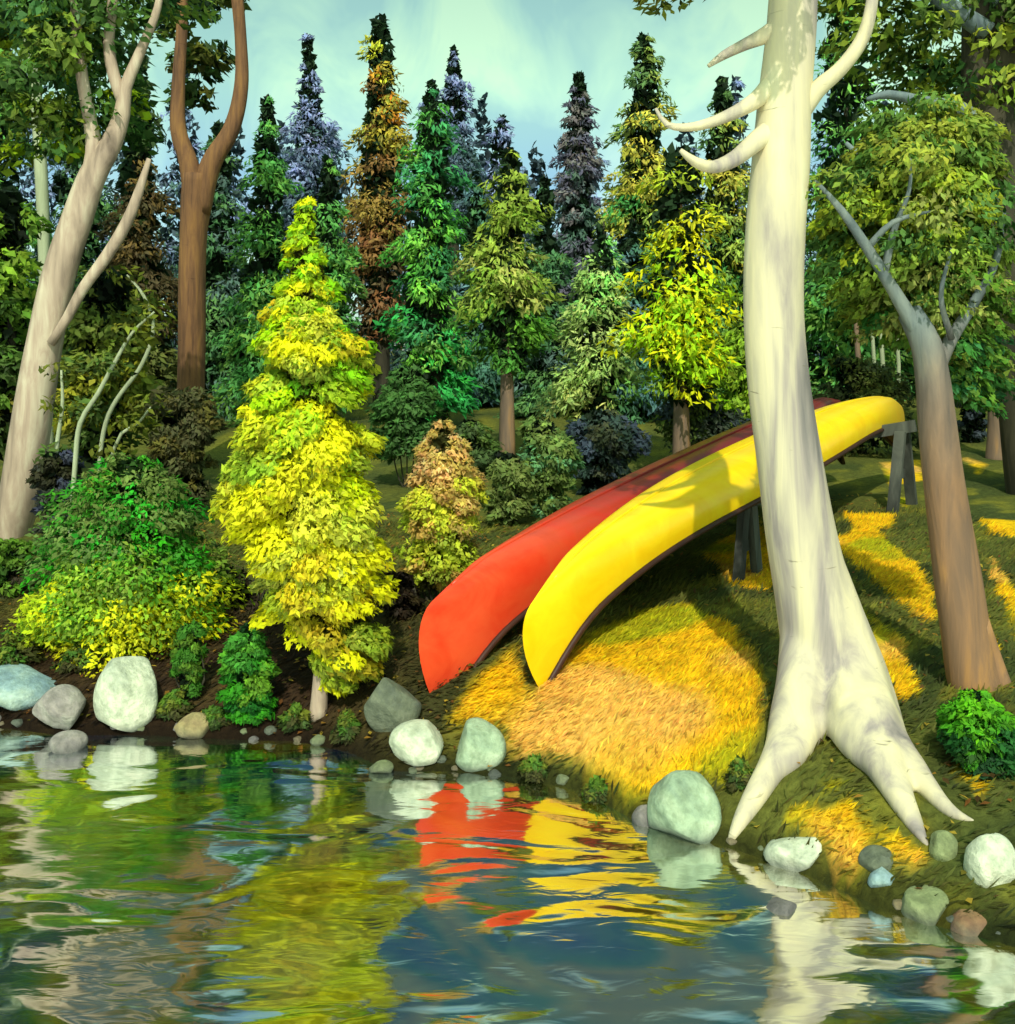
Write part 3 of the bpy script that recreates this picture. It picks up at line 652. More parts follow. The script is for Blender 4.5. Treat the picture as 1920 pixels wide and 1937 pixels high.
wood = [
 ('slate blue spire standing clear against the sky left of the tallest conifer', 588, 72, 520, 62, 25, SLATE, dict(leaf=.16)),
 ('tallest conifer, olive topped and rusty brown lower down', 722, 35, 640, 92, 18, BROWNO, dict(leaf=.13, ragged=.3)),
 ('emerald green conifer right of the tallest brown one', 822, 165, 800, 108, 14.5, EMER, dict(leaf=.12)),
 ('blue grey spire peeping over the emerald conifer', 858, 92, 420, 58, 26, SLATE, dict(leaf=.16)),
 ('low hazy blue conifer in the notch of the treeline', 950, 222, 520, 74, 27, SLATE, dict(leaf=.17)),
 ('light olive conifer with pale stem in the centre of the wood', 960, 285, 705, 96, 11.5, OLIVL, dict(leaf=.10, bark=B_OCHRE)),
 ('dark purplish conifer with narrow top right of centre', 1092, 140, 640, 72, 19, PURP, dict(leaf=.14)),
 ('small sage green conifer in front of the dark purplish one', 1142, 425, 815, 98, 12.5, SAGE, dict(leaf=.10)),
 ('tall olive conifer with dark crooked tip', 1216, 68, 620, 82, 17, OLGR, dict(leaf=.13, lean=10)),
 ('bright yellow green conifer just left of the big pale trunk', 1288, 285, 765, 112, 10.5, LIME, dict(leaf=.10, bark=B_OCHRE, power=.6)),
 ('narrow lime conifer half hidden behind the big pale trunk', 1425, 480, 800, 76, 11.5, palette([(0, [(125, 155, 35), (100, 130, 35)])], (60, 75, 28)), dict(leaf=.10)),
 ('mid green conifer between the forked tree and the yellow tree', 505, 185, 830, 92, 15, GREEN, dict(leaf=.12)),
 ('green conifer just above the tip of the yellow tree', 620, 300, 760, 80, 16, GREEN, dict(leaf=.12)),
 ('dark conifer behind the brown forked tree', 415, 235, 850, 84, 17, DARKG, dict(leaf=.14)),
 ('dark teal conifer between emerald and olive conifers', 900, 330, 800, 70, 18, TEALD, dict(leaf=.14)),
 ('dark green conifer filling the gap behind the sage one', 1030, 335, 820, 74, 16, DARKG, dict(leaf=.13)),
 ('dark teal conifer low behind the lime conifer', 1200, 420, 820, 86, 15, TEALD, dict(leaf=.13)),
 ('deep green conifer beside the pale trunk, sky above it', 1366, 150, 780, 96, 18, OLGR, dict(leaf=.14, gap=.3)),
 ('dark conifer on the far left edge', -10, -60, 900, 130, 17, GREEN, dict(leaf=.15, gap=.05)),
 ('dark conifer behind the fork of the leaning pale tree', 150, 60, 880, 110, 18, DARKG, dict(leaf=.15)),
 ('brownish conifer between leaning tree and forked tree', 262, 90, 880, 92, 16, palette([(0, [(70, 90, 45), (60, 78, 40)]), (.3, [(92, 76, 38), (70, 62, 38)]), (.7, [(80, 88, 40)])], (34, 36, 24)), dict(leaf=.14)),
 ('tall dark conifer right of the big pale trunk', 1600, -120, 830, 130, 17, GREEN, dict(leaf=.16, gap=.12)),
 ('tall green conifer at the far right edge', 1900, -100, 860, 150, 16, OLGR, dict(leaf=.16, gap=.05)),
 ('olive conifer low behind the right trunks', 1740, 200, 840, 110, 18, DARKG, dict(leaf=.15)),
]
for i, (lb, px, top, bot, hw, D, pal, kw) in enumerate(wood):
    if px in PROFS: kw['prof'] = PROFS[px]
    for q in ('gap', 'ragged'): kw.pop(q, None)
    if pal in (GREEN, DARKG, TEALD, EMER, BROWNO, OLGR, PURP, SAGE): kw['gain'] = 3.6
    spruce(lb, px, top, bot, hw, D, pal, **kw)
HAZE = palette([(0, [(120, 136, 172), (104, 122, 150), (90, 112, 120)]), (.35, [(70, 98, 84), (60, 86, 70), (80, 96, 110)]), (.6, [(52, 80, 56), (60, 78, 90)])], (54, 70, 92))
# distant belt behind them: one mass nobody could count
parts = []
for px in range(-700, 2700, 95):
    top = 235 + 45 * math.sin(px * .013) + R.uniform(-55, 55)
    if px < 430 or px > 1450: top -= 120
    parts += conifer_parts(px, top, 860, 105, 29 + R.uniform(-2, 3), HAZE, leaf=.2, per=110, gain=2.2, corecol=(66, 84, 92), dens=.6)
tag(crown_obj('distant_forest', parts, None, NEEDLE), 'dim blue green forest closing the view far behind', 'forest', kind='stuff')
# trees outside the frame, seen only from the side
for lb, px, D in (('dark conifer outside left', -330, 13), ('dark conifer outside right', 2230, 12)):
    spruce(lb, px, -100, 860, 180, D, DARKG, leaf=.17)

# ------------------------------------------------------------------ right hand trees
b0 = hit(1838, 1300); D = b0[1] + .03
palR = palette([(0, [(120, 140, 50), (90, 125, 50), (140, 150, 50)]), (.3, [(150, 165, 40), (125, 150, 50), (80, 120, 55)]), (.6, [(115, 140, 45), (90, 130, 40), (140, 150, 70)]), (.88, [(50, 110, 60), (60, 120, 50)])], (52, 66, 34), dk=.45)
crR = profile_crown([(200, 1640, 1900), (300, 1570, 1900), (430, 1530, 1920), (540, 1550, 1915), (610, 1620, 1915), (680, 1740, 1905), (740, 1790, 1890)], D + .32, .038, 230, 190, palR, ck=.24, gain=1.7, core=False, minr=.10, flat=.42, droop=.7, depth=.7)
crR.append(clumps_to_leaves(np.array([[*P(a, b, D - .06 + c), r, t] for a, b, c, r, t in ((1552, 345, 0, .14, .3), (1600, 385, .05, .10, .4), (1722, 300, 0, .16, .2), (1765, 395, -.05, .15, .4), (1900, 400, .1, .2, .4), (1800, 465, -.1, .13, .5), (1650, 520, .1, .12, .6), (1860, 540, .1, .14, .7), (1700, 450, -.05, .08, .5))]), (P(1750, 0, D)[0], D), 200, .036, palR, .5, .6, 1.7))
mp = tree('maple_tree', 'brown trunk at right with blue grey limbs and broad olive leafage', 'tree', b0,
     pix([(1862, 1345, 98), (1842, 1290, 96), (1826, 1200, 88), (1810, 1100, 84), (1796, 1000, 76), (1784, 900, 70), (1774, 800, 66), (1766, 720, 60), (1752, 650, 54), (1720, 590, 44, D + .05)], D), B_MAPLE, crR,
     branches=[pix([(1840, 1180, 60), (1872, 1250, 44), (1900, 1310, 34, D - .04), (1925, 1355, 26, D - .08), (1950, 1400, 12, D - .1)], D)], sides=18, step=.05)
for pts in ([(1745, 640, 38, D + .02), (1700, 565, 27, D), (1655, 490, 21, D - .05), (1605, 415, 16, D - .1), (1570, 372, 10, D - .12), (1540, 340, 6, D - .1)],
            [(1768, 700, 40, D), (1800, 640, 26, D + .05), (1850, 560, 20, D + .1), (1885, 490, 14, D + .1), (1900, 400, 6, D + .15)],
            [(1672, 520, 18, D), (1690, 440, 13, D - .05), (1720, 360, 8, D - .1), (1722, 300, 4, D - .1)], [(1640, 470, 16, D - .05), (1690, 420, 11, D - .12), (1760, 400, 5, D - .14)],
            [(1800, 640, 14, D), (1780, 560, 10, D - .1), (1800, 470, 5, D - .15)]):
    V, Fq = tube(pix(pts, D), 10, .04, .08, seed=9); mesh_obj('branch', V, Fq, B_MAPLE, mp, smooth=True)
o = empty('oak_tree', onground(1935, 9), 'tall dark trunk rising at the top right corner', 'tree')
V, Fq = tube(pix([(1960, 960, 100), (1930, 700, 96), (1895, 420, 92), (1868, 240, 90), (1868, 60, 92), (1872, -120, 84), (1880, -400, 50)], 9), 14, .1); mesh_obj('trunk', V, Fq, B_DARK, o, smooth=True)
for pts in ([(1870, 250, 40), (1820, 205, 26), (1740, 190, 22), (1680, 178, 18), (1640, 188, 8)], [(1868, 60, 40), (1780, 0, 30), (1700, -60, 14)], [(1870, 0, 40), (1960, -80, 26)], [(1890, 380, 34), (1800, 330, 22), (1720, 300, 20), (1640, 300, 16), (1600, 270, 8)]):
    V, Fq = tube(pix(pts, 8.8), 9, .1); mesh_obj('branch', V, Fq, B_SLATE, o, smooth=True)
crown_obj('crown', profile_crown([(-420, 1700, 2000), (-200, 1560, 2150), (0, 1550, 2150), (120, 1580, 2100), (230, 1640, 2050)], 9.3, .10, 120, 110, palette([(0, [(95, 120, 50), (120, 140, 45), (60, 95, 42), (130, 145, 40)])], (30, 46, 28)), ck=.2, core=False, gain=1.9, minr=.14), o)
b0 = hit(1888, 868); D = b0[1]
tree('slim_tree', 'ochre brown slim trunk near the right edge', 'tree', b0, pix([(1888, 880, 46), (1888, 800, 36), (1886, 700, 34), (1895, 600, 36), (1905, 480, 34), (1915, 300, 26), (1930, 0, 12)], D), B_OCHRE,
     profile_crown([(-50, 1850, 1990), (200, 1810, 2040), (430, 1830, 2020)], D, .11, 40, 80, palR, ck=.3, core=False, gain=1.2))
for i, (px, w, lb) in enumerate([(1622, 11, 'orange bare stem, leftmost of the small stems in the dark gap'), (1652, 7, 'thin pale stem next to the leftmost orange one'), (1668, 8, 'thin pale stem third in the row of small stems'), (1698, 7, 'thin stem closest to the right brown trunk')]):
    D = 15.5; b0 = onground(px, D)
    tree('young_tree', lb, 'tree', b0, pix([(px, 775, w), (px + 2, 690, w), (px - 3, 600, w * .9), (px + 2, 480, w * .6)], D), B_OCHRE if i == 0 else B_PALEG,
         profile_crown([(430, px - 25, px + 25), (520, px - 40, px + 40), (600, px - 22, px + 22)], D, .14, 12, 40, GREEN, core=False), 'small bare stems in the gap at right', sides=7, step=.3)
# olive broadleaf trees at left, behind the saplings
D = 9.6
tree('hazel_tree', 'yellow olive leafy tree behind the thin saplings', 'tree', onground(205, D), pix([(205, 930, 24), (200, 700, 18), (200, 560, 10)], D), B_DARK,
     profile_crown([(520, 130, 280), (600, 100, 300), (700, 90, 300), (780, 100, 290), (870, 130, 260)], D, .09, 70, 100, palette([(0, [(105, 120, 45), (90, 105, 40)]), (.35, [(150, 150, 40), (110, 125, 40), (70, 95, 40)])], (62, 70, 34)), ck=.34, gain=1.9), sides=8)
tree('hazel_tree', 'fresh green leafy tree behind the leaning trunk at the left edge', 'tree', onground(20, 10), pix([(20, 900, 24), (22, 700, 18), (20, 450, 10)], 10), B_DARK,
     profile_crown([(360, -60, 60), (430, -110, 95), (560, -120, 80), (700, -110, 90), (860, -100, 70)], 10, .10, 70, 90, palette([(0, [(115, 145, 40), (95, 130, 40)]), (.4, [(90, 125, 40), (70, 100, 40)]), (.7, [(120, 120, 40), (60, 80, 36)])], (50, 70, 34)), ck=.34, gain=1.9), sides=8)

# ------------------------------------------------------------------ the yellow tree
D = 5.75; b0 = hit(600, 1352); D = b0[1]
YT = palette([(0, [(215, 235, 15), (175, 215, 10)]), (.12, [(140, 200, 20), (180, 225, 10), (110, 180, 30)]), (.28, [(165, 200, 30), (205, 222, 15), (140, 175, 40)]), (.42, [(205, 215, 40), (235, 228, 25), (170, 190, 50)]),
              (.52, [(250, 240, 20), (245, 235, 30), (215, 220, 60)]), (.66, [(252, 244, 15), (225, 225, 60), (200, 205, 80)]), (.80, [(250, 245, 10), (215, 200, 30), (190, 200, 60)]), (.9, [(160, 180, 40), (190, 175, 35), (130, 150, 40)])], (122, 124, 40), dk=.4)
pr = [(385, 562, 588), (440, 545, 600), (500, 530, 630), (560, 500, 655), (600, 478, 650), (640, 470, 715), (700, 490, 712), (760, 440, 690), (820, 425, 725), (900, 402, 718), (960, 415, 728), (1010, 440, 740),
      (1080, 470, 745), (1130, 480, 745), (1180, 520, 765), (1230, 560, 750), (1290, 610, 715), (1320, 625, 680)]
pr = [(a, 592 + (l - 592) * .90, 592 + (r - 592) * .90) for a, l, r in pr if a < 1300]
cr = profile_crown(pr, D, .038, 230, 430, YT, flat=.55, droop=.5, ck=.36, gain=1.4, corecol=(80, 84, 26), minr=.045)
cr += profile_crown([q for q in pr if q[0] < 720], D, .036, 60, 240, YT, flat=.6, droop=.45, ck=.34, gain=1.45, corecol=(80, 84, 26), minr=.05)
tree('tamarack_tree', 'glowing yellow tree in full leaf at the edge of the shore', 'tree', b0, pix([(600, 1362, 34), (606, 1280, 28), (612, 1180, 26), (605, 900, 20), (590, 600, 10), (575, 400, 4)], D), B_BIRCH, cr, sides=12, step=.05)

# ------------------------------------------------------------------ bushes
def bush(name, label, prof, row0, px0, leaf, ncl, per, pal, D=None, stem=None, group=None, **kw):
    h = hit(px0, row0) if D is None else onground(px0, D); D = h[1]
    o = empty(name, h, label, 'bush', group)
    crown_obj('foliage', profile_crown(prof, D, leaf, ncl, per, pal, **kw), o)
    sz = min(1, (prof[-1][0] - prof[0][0]) * D / F / .45)
    T = [tube([[h[0] + .01 * k * sz, h[1], h[2] - .03 * sz, .010 * sz], [h[0] + .05 * k * sz, h[1] + .02 * (k % 2), h[2] + .15 * sz, .008 * sz], [*(P((prof[len(prof) // 2][1] + prof[len(prof) // 2][2]) / 2 + 18 * k * sz, prof[len(prof) // 2][0], D)), .004 * sz]], 6, .05) for k in (-2, -1, 0, 1, 2)]
    V, Fq = join(T); mesh_obj('stems', V, Fq, B_DARK, o, smooth=True)
    return o
bush('round_bush', 'large round bush, bright green above and yellow below, on the left shore',
     [(872, 190, 310), (895, 150, 350), (940, 115, 375), (1000, 95, 395), (1060, 66, 425), (1120, 42, 445), (1180, 45, 435), (1225, 65, 400), (1250, 110, 370), (1255, 270, 350)], 1330, 250, .034, 260, 260,
     palette([(0, [(55, 125, 25), (90, 110, 50), (40, 140, 30)]), (.3, [(50, 150, 20), (110, 135, 45), (60, 130, 35), (90, 115, 55)]), (.55, [(165, 185, 25), (120, 150, 40), (90, 140, 30)]), (.7, [(225, 225, 15), (190, 195, 30), (130, 160, 35)]), (.9, [(130, 150, 30), (190, 190, 30)])], (42, 66, 24), dk=.45),
     D=6.0, flat=.65, droop=.3, ck=.30, gain=2.0, corecol=(40, 70, 24), minr=.05)
bush('upright_bush', 'narrow green bush hanging below the round one', [(1190, 330, 385), (1240, 325, 388), (1310, 335, 380)], 1325, 360, .035, 40, 110, palette([(0, [(70, 130, 35), (100, 140, 40)])], (36, 56, 24)), ck=.4)
bush('small_bush', 'small compact green bush left of the yellow tree stem', [(1185, 455, 480), (1215, 425, 512), (1270, 410, 530), (1320, 420, 530), (1350, 440, 520)], 1352, 470, .032, 85, 130,
     palette([(0, [(75, 150, 50), (95, 165, 45)]), (.45, [(110, 160, 40), (50, 130, 30)]), (.7, [(30, 110, 30), (60, 150, 25)])], (24, 62, 28)), ck=.3, gain=1.25, corecol=(24, 62, 24))
bush('autumn_shrub', 'tan and pink shrub turning lime below, between yellow tree and red canoe', [(800, 805, 860), (850, 785, 895), (900, 765, 915), (960, 750, 908), (1010, 748, 912), (1060, 755, 905), (1110, 770, 850)], 1180, 825, .034, 120, 220,
     palette([(0, [(222, 168, 112), (205, 160, 98), (180, 155, 80)]), (.4, [(180, 165, 60), (185, 195, 50), (170, 150, 75)]), (.65, [(170, 185, 50), (150, 165, 55), (185, 155, 75)])], (78, 84, 36), dk=.4), D=6.2, ck=.36, gain=1.9, corecol=(80, 84, 40))
bush('olive_bush', 'low rounded olive bush lobe nearer the autumn shrub', [(860, 925, 985), (900, 918, 1010), (950, 918, 1010), (985, 925, 980)], 1000, 965, .05, 60, 120, palette([(0, [(105, 120, 60), (95, 112, 52)])], (44, 56, 32)), D=8.2, ck=.42, gain=1.9)
bush('olive_bush', 'taller domed olive bush with blue green rim, left of the red canoe', [(800, 990, 1060), (835, 970, 1090), (880, 975, 1098), (930, 985, 1085), (980, 1000, 1060)], 990, 1035, .055, 70, 120, palette([(0, [(110, 128, 62), (95, 120, 60)]), (.3, [(95, 115, 52), (100, 150, 100)])], (46, 60, 36)), D=8.6, ck=.42, gain=1.9)
bush('undergrowth_bush', 'brownish low bush where the forked tree meets the ground', [(745, 290, 420), (800, 270, 430), (860, 280, 410), (950, 340, 400)], 960, 350, .06, 70, 110, palette([(0, [(92, 88, 38), (80, 82, 48), (72, 72, 40)])], (54, 56, 38)), D=9.2, ck=.3, gain=1.7)
bush('undergrowth_bush', 'dark green bush between the round bush and the leaning trunk foot', [(1030, -60, 60), (1080, -80, 70), (1150, -80, 60), (1230, -60, 60)], 1240, 0, .045, 60, 120, palette([(0, [(100, 140, 40), (70, 110, 40)]), (.4, [(60, 80, 40), (70, 60, 40)])], (34, 40, 24)), D=6.6, ck=.3)
bush('undergrowth_bush', 'dark brown thicket between yellow tree and red canoe bow', [(1090, 700, 800), (1160, 720, 812), (1240, 690, 800), (1310, 650, 790)], 1310, 750, .04, 90, 130, palette([(0, [(58, 46, 30), (70, 60, 32), (50, 44, 26)])], (30, 24, 18)), D=6.0, ck=.3, gain=1.0, corecol=(28, 22, 16))
bush('undergrowth_bush', 'dim brown thicket left of the yellow tree stem', [(1080, 390, 470), (1160, 400, 540), (1230, 390, 580), (1320, 380, 600)], 1320, 480, .04, 90, 120, palette([(0, [(66, 56, 38), (80, 76, 42), (56, 58, 44)])], (32, 30, 22)), D=6.3, ck=.3, gain=1.0, corecol=(28, 26, 18))
bush('undergrowth_bush', 'mid green bush between the yellow tree and the tan shrub, on the slope behind', [(700, 740, 800), (750, 710, 830), (800, 700, 840), (850, 720, 830)], 860, 770, .06, 80, 110, palette([(0, [(70, 110, 50), (60, 96, 44)])], (40, 60, 34)), D=10.5, ck=.36, gain=1.8)
bush('undergrowth_bush', 'olive green bush on the slope just behind the tan shrub', [(800, 860, 920), (850, 830, 950), (890, 830, 940)], 910, 890, .055, 60, 110, palette([(0, [(86, 110, 48), (70, 92, 50)])], (44, 56, 34)), D=9.4, ck=.36, gain=1.7)
bush('undergrowth_bush', 'bluish dark bush under the small sage conifer', [(780, 1090, 1180), (830, 1060, 1230), (880, 1080, 1200), (930, 1090, 1150)], 930, 1130, .06, 80, 110, palette([(0, [(60, 72, 84), (52, 70, 60), (70, 76, 50)])], (40, 52, 60)), D=10, ck=.3, gain=1.7)
bush('undergrowth_bush', 'dark olive bush behind the canoe left of the big trunk', [(740, 1250, 1340), (790, 1230, 1420), (840, 1250, 1420)], 850, 1320, .06, 80, 100, palette([(0, [(80, 98, 36), (66, 76, 60), (56, 66, 72)])], (44, 54, 44)), D=11, ck=.3, gain=1.7)
bush('undergrowth_bush', 'olive bush behind the far end of the canoes', [(680, 1560, 1640), (720, 1545, 1720), (780, 1540, 1740), (840, 1560, 1740)], 850, 1630, .06, 80, 100, palette([(0, [(92, 100, 44), (78, 90, 36), (60, 72, 40)])], (46, 54, 32)), D=11.5, ck=.3, gain=1.7)
bush('undergrowth_bush', 'blue grey shadowy bush between the two right trunks', [(600, 1820, 1880), (700, 1800, 1890), (800, 1800, 1880), (860, 1810, 1870)], 870, 1840, .06, 60, 100, palette([(0, [(70, 82, 88), (60, 72, 50)])], (36, 44, 50)), D=12, ck=.3)
bush('undergrowth_bush', 'low dark brown bush behind the round bush', [(860, 60, 160), (940, 60, 170), (1040, 70, 140)], 1060, 110, .05, 60, 100, palette([(0, [(54, 56, 32), (66, 72, 60), (70, 78, 96)])], (28, 30, 24)), D=7.6, ck=.3)
bush('fern_bush', 'vivid green low bush at the foot of the right trunk', [(1312, 1810, 1860), (1335, 1785, 1905), (1370, 1775, 1930), (1410, 1780, 1940), (1450, 1800, 1930)], 1440, 1855, .028, 90, 120,
     palette([(0, [(110, 190, 25), (90, 170, 30)]), (.4, [(80, 160, 30), (40, 100, 40)]), (.75, [(34, 80, 40), (50, 90, 30)])], (20, 60, 30)), ck=.3, gain=1.2, corecol=(18, 50, 24))

FERN = palette([(0, [(96, 130, 40), (70, 110, 36), (110, 120, 40)]), (.6, [(60, 80, 34), (70, 72, 34)])], (40, 46, 26))
for i, (px, row, w, hh, lb) in enumerate([(20, 1262, 60, 60, 'leafy ground plant above the flat slab at the left edge'), (150, 1262, 46, 40, 'leafy ground plant just left of the tall pale boulder'), (330, 1345, 34, 34, 'leafy ground plant right of the tall pale boulder'),
        (405, 1368, 30, 26, 'tiny leafy plant left of the small compact bush'), (560, 1372, 34, 34, 'leafy ground plant left of the yellow tree stem'), (655, 1385, 34, 34, 'leafy ground plant between the yellow tree stem and the dark boulder'),
        (1010, 1462, 30, 24, 'small leafy plant at the water right of the squarish stone'), (1130, 1505, 34, 26, 'dark green tuft at the foot of the golden mound'), (1700, 1450, 30, 30, 'small green plant between the right roots and the vivid bush'), (1400, 1480, 28, 34, 'small green plant left of the left root')]):
    bush('ground_plant', lb, [(row - hh, px - w * .3, px + w * .3), (row - hh * .5, px - w * .8, px + w * .8), (row, px - w, px + w)], row, px, .03, 26, 90, FERN, ck=.4, gain=1.5, droop=.3, minr=.025, core=False)
# ------------------------------------------------------------------ stones
RC = {'pale': mat_rock('pale_stone', [lin((150, 160, 140)), lin((196, 204, 176)), lin((222, 222, 196))]),
      'green': mat_rock('lichen_stone', [lin((110, 132, 112)), lin((150, 172, 140)), lin((186, 202, 168))]),
      'grey': mat_rock('violet_grey_stone', [lin((104, 100, 98)), lin((150, 144, 136)), lin((176, 176, 160))]),
      'dark': mat_rock('dark_stone', [lin((70, 78, 70)), lin((96, 104, 84)), lin((120, 126, 104))]),
      'tan': mat_rock('tan_stone', [lin((110, 92, 66)), lin((150, 136, 92)), lin((168, 160, 110))]),
      'blue': mat_rock('blue_grey_stone', [lin((100, 128, 142)), lin((140, 168, 168)), lin((176, 196, 176))]),
      'olive': mat_rock('olive_stone', [lin((88, 98, 66)), lin((130, 142, 96)), lin((160, 170, 120))]),
      'rust': mat_rock('rust_stone', [lin((112, 70, 44)), lin((150, 116, 76)), lin((170, 160, 116))])}
import bmesh
def rock(label, px, row, hw, hh, kind, seed, bottom=None, depth=1.0, tilt=0):
    """px,row: centre of the stone; hw,hh: half size"""
    foot = row + hh * .82
    h = hit(px, foot) if bottom is None else None
    D = (h[1] if h is not None else EYE * F / (bottom - HOR)) + hw * .0011
    rx = hw * D / F; rz = hh * D / F; c = P(px, row, D)
    bm = bmesh.new(); bmesh.ops.create_icosphere(bm, subdivisions=4, radius=1.0)
    rr = np.random.default_rng(seed); pl = [(rr.normal(size=3), rr.uniform(.62, .92)) for _ in range(9)]; k = rr.normal(size=(6, 3)) * 2.2; ph = rr.uniform(0, 6, 6)
    for v in bm.verts:
        q = np.array(v.co)
        for n_, d_ in pl:
            n1_ = n_ / np.linalg.norm(n_); e = q @ n1_ - d_
            if e > 0: q = q - n1_ * e * .9
        q = q * (1 + .035 * sum(math.sin(float(k[j] @ q) + ph[j]) for j in range(6)) / 1.6)
        v.co = q
    V = np.array([v.co[:] for v in bm.verts]); Fq = [[v.index for v in f.verts] for f in bm.faces]; bm.free()
    V = V / abs(V).max(0); V = V * [rx, rx * depth, rz]
    a = math.radians(tilt); V = V @ np.array([[math.cos(a), 0, math.sin(a)], [0, 1, 0], [-math.sin(a), 0, math.cos(a)]])
    o = mesh_obj('boulder' if hw > 40 else 'stone', V + c, Fq, RC[kind], smooth=True, origin=c)
    return tag(o, label, 'stone', 'stones along the waterline')
rock('tall pale egg shaped boulder, biggest on the left shore', 242, 1315, 62, 74, 'pale', 3)
rock('violet grey boulder in the water left of the tall pale one', 116, 1345, 50, 48, 'grey', 5)
rock('flat blue grey slab at the left edge', 25, 1298, 95, 36, 'blue', 8, tilt=-6)
rock('half sunken violet stone just below the grey boulder', 128, 1408, 36, 24, 'grey', 9, bottom=1420)
rock('low tan stone between the pale boulder and the small bush', 366, 1372, 40, 26, 'tan', 11)
rock('round dark grey boulder under the yellow tree', 742, 1335, 56, 56, 'dark', 13)
rock('pale wedge shaped stone touching the water below the red bow', 792, 1408, 56, 44, 'pale', 17)
rock('squarish pale green stone right of the wedge shaped one', 905, 1412, 53, 50, 'green', 19)
rock('small yellowish green stone at the waterline left of the wedge stone', 722, 1452, 24, 14, 'olive', 21, bottom=1462)
rock('large rounded green grey boulder on the bank below the golden grass', 1295, 1535, 70, 78, 'green', 23)
rock('small grey stone leaning on the green grey boulder', 1225, 1548, 30, 24, 'grey', 25)
rock('oval whitish stone below the left root', 1502, 1616, 56, 38, 'pale', 29, tilt=18)
rock('little bluish stone between root tips and water', 1668, 1662, 28, 24, 'blue', 31)
rock('mossy faceted stone in front of the middle root tip', 1660, 1628, 34, 24, 'dark', 32)
rock('small olive stone right of the middle root tip', 1784, 1602, 28, 30, 'olive', 33)
rock('large whitish boulder at the right edge', 1872, 1632, 48, 58, 'pale', 37)
rock('olive angular stone above the water at right', 1752, 1716, 48, 38, 'olive', 41, tilt=-10)
rock('rusty brown flat stone at the lower right waterline', 1834, 1748, 46, 28, 'rust', 43, tilt=8)
rock('sunken pale stone in the shallows under the roots', 1475, 1720, 36, 16, 'grey', 47, bottom=1728, tilt=20)
# fallen leaves
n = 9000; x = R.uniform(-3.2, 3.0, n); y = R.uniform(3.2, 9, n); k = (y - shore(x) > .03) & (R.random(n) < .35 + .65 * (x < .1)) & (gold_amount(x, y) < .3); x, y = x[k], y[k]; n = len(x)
lc = np.array([lin(c) for c in ((176, 132, 50), (140, 92, 44), (196, 168, 60), (96, 74, 40), (128, 120, 44))])[R.integers(0, 5, n)] * (1 + R.normal(0, .15, (n, 1)))
V, Fq, c, _ = leaves(np.stack([x, y, ground(x, y) + R.uniform(.008, .03, n)], 1), R.normal(size=(n, 3)) * [1, 1, .3], np.array([0, 0, 1.]) + R.normal(size=(n, 3)) * .3, R.uniform(.015, .045, n), R.uniform(.012, .026, n), np.clip(lc, .01, .9))
tag(mesh_obj('fallen_leaves', V, Fq, LEAF, cols=c, nrm=np.tile([0, 0, 1.], (len(V), 1))), 'small fallen leaves scattered over the bank', 'leaves', kind='stuff')
# small pebbles at the edge
for i in range(34):
    px = R.uniform(-60, 1960); r = float(np.interp(px, [q[0] for q in _SH], [q[1] for q in _SH])) - R.uniform(2, 26)
    s = R.uniform(7, 16)
    o = rock('small pebble half buried along the waterline', px, r, s, s * .7, ['dark', 'tan', 'olive', 'grey'][i % 4], 100 + i); o.name = 'pebble'; o['group'] = 'pebbles along the waterline'; o['category'] = 'pebble'

# ------------------------------------------------------------------ light, sky, camera
# leafy boughs added above the view, placed so their shadows dapple the canoes
az = math.atan2(.02, 1.0); el = math.radians(45)
dd = np.array([math.sin(az) * math.cos(el), math.cos(az) * math.cos(el), -math.sin(el)])
C = []
for t in (.34, .46, .58, .70, .80, .90):
    q = RB + (RS - RB) * t + [0, 0, .5]; s = (q[1] - 4.5 - R.uniform(-.2, .2)) / dd[1]; q = q - dd * s
    for k in range(2): C.append([q[0] - .06 + R.normal(0, .06), q[1] + R.normal(0, .1), max(q[2] + R.normal(0, .05), 3.25), .13, .5])
CB = []
for k, o_ in enumerate(([0, 0, .42], [.04, 0, .58], [-.04, .02, .72], [-.10, .04, .86])):       # added clumps, out of view, that shade a band across the yellow hull
    q = YB + (YS - YB) * .30 + o_; s = (q[1] - 3.7) / dd[1]; q = q - dd * s; CB.append([*q, .105, .5])
bp = [[*P(1512, -300, 4.42), .05], [CB[1][0] + .05, 4.0, CB[1][2] + .05, .04], [*CB[1][:3], .03], [*CB[3][:3], .015]]
V, Fq = tube(bp, 8, .05, .05, seed=6); mesh_obj('branch', V, Fq, B_WHITE, tr, smooth=True); C += CB + CB  # limb added to carry the shading clumps
C = np.array(C)
crown_obj('crown', [clumps_to_leaves(C, (1.2, 4.42), 110, .05, pal_hero, .7, .3, 1.3)], tr)  # unseen foliage added to dapple the canoes
bp = [[*P(1512, -90, 4.42), .05]] + [[c[0], c[1], c[2] + .05, .034 - .0025 * i] for i, c in enumerate(C[:12:2])]
V, Fq = tube(bp, 8, .06, .05, seed=4); mesh_obj('branch', V, Fq, B_WHITE, tr, smooth=True)  # added limb, out of view, under the dappling clumps
az = math.atan2(.02, 1.0)           # shadows fall away from the viewer, a little to the left
el = math.radians(45)
sun = bpy.data.lights.new('sun', 'SUN'); sun.energy = 3.5; sun.angle = math.radians(.6); sun.color = (1, .95, .86)
so = bpy.data.objects.new('sun', sun); COL.objects.link(so)
d = Vector((math.sin(az) * math.cos(el), math.cos(az) * math.cos(el), -math.sin(el)))
so.rotation_euler = d.to_track_quat('-Z', 'Y').to_euler(); so.location = (6, -8, 14)
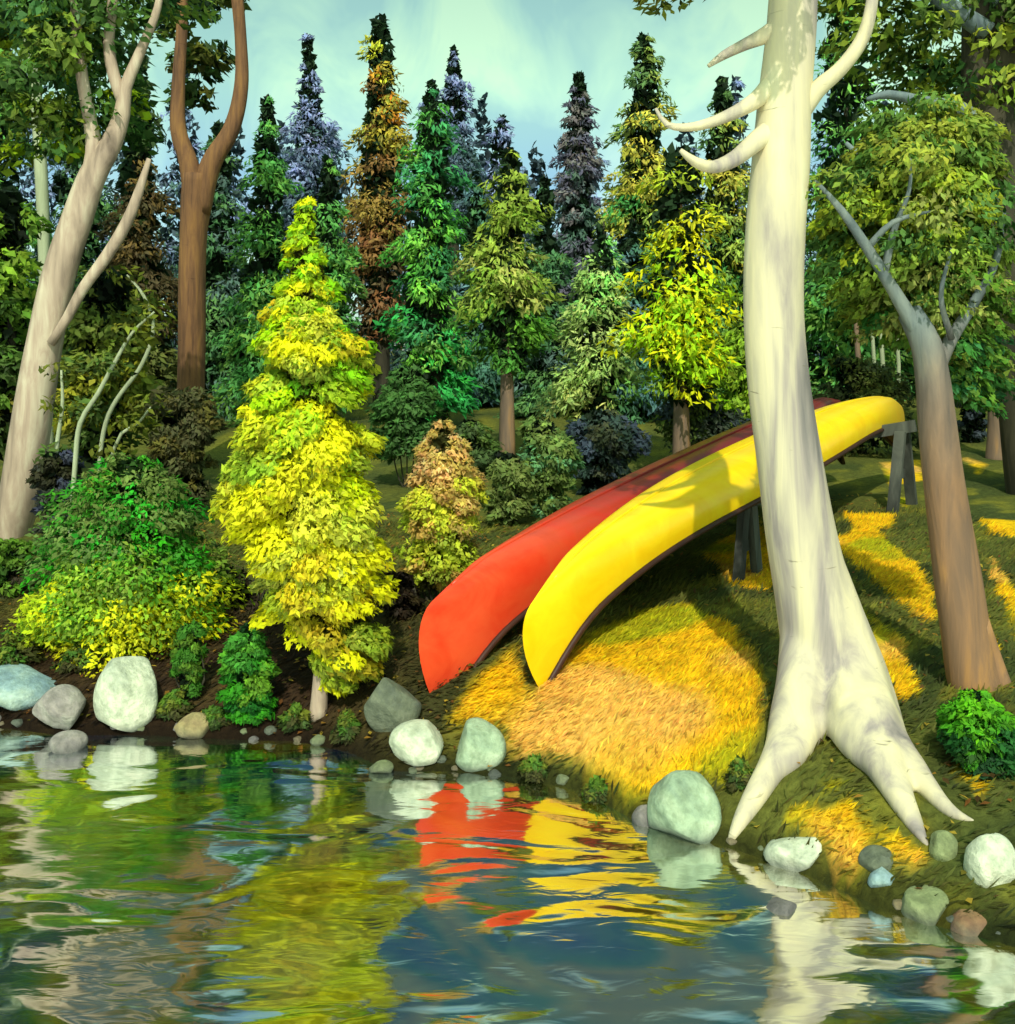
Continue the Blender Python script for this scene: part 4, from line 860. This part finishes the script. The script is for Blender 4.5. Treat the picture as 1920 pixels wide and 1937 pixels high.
w = bpy.data.worlds.new('World'); scn.world = w; w.use_nodes = True; nt = w.node_tree; nt.nodes.clear()
out = nt.nodes.new('ShaderNodeOutputWorld'); bg = nt.nodes.new('ShaderNodeBackground'); L(nt, bg.outputs[0], out.inputs[0]); bg.inputs['Strength'].default_value = .15
sky = nt.nodes.new('ShaderNodeTexSky'); sky.sky_type = 'NISHITA'; sky.sun_disc = False; sky.sun_elevation = el; sky.sun_rotation = math.atan2(-d.x, -d.y)
sky.air_density = 1.0; sky.dust_density = 1.0; sky.ozone_density = 1.4
tc = N(nt, 'ShaderNodeTexCoord'); mp = N(nt, 'ShaderNodeMapping'); mp.inputs['Scale'].default_value = (3, 3, 2.2); L(nt, tc.outputs['Generated'], mp.inputs['Vector'])
n = noise(nt, mp.outputs['Vector'], 2.6, 5, .55, .7)
r = ramp(nt, [(.40, (1.25, 1.45, .86)), (.50, (1.6, 1.75, .90)), (.60, (2.05, 2.05, .92))]); L(nt, n.outputs['Fac'], r.inputs['Fac'])
sp = N(nt, 'ShaderNodeSeparateXYZ'); L(nt, tc.outputs['Generated'], sp.inputs[0])
rl = ramp(nt, [(.17, (.58, .62, 1.0)), (.25, (1, 1, 1)), (.36, (1, 1, 1)), (.43, (.13, .20, .30)), (.56, (.16, .24, .36)), (.68, (1.5, 1.6, 1.7))]); L(nt, sp.outputs['Z'], rl.inputs['Fac'])  # dark band above the view deepens reflections; bright zenith added as fill
c = mixc(nt, 1.0, sky.outputs[0], r.outputs['Color'], 'MULTIPLY'); c = mixc(nt, 1.0, c, rl.outputs['Color'], 'MULTIPLY'); L(nt, c, bg.inputs['Color'])
cam = bpy.data.cameras.new('camera'); co = bpy.data.objects.new('camera', cam); COL.objects.link(co); scn.camera = co
co.location = (0, 0, EYE); co.rotation_euler = (math.radians(90), 0, 0)
cam.lens = F / H0 * 36; cam.sensor_width = 36; cam.shift_y = (HOR - H0 / 2) / H0; cam.clip_end = 1000; cam.clip_start = .05
scn.view_settings.view_transform = 'Standard'; scn.view_settings.look = 'None'; scn.view_settings.exposure = 0
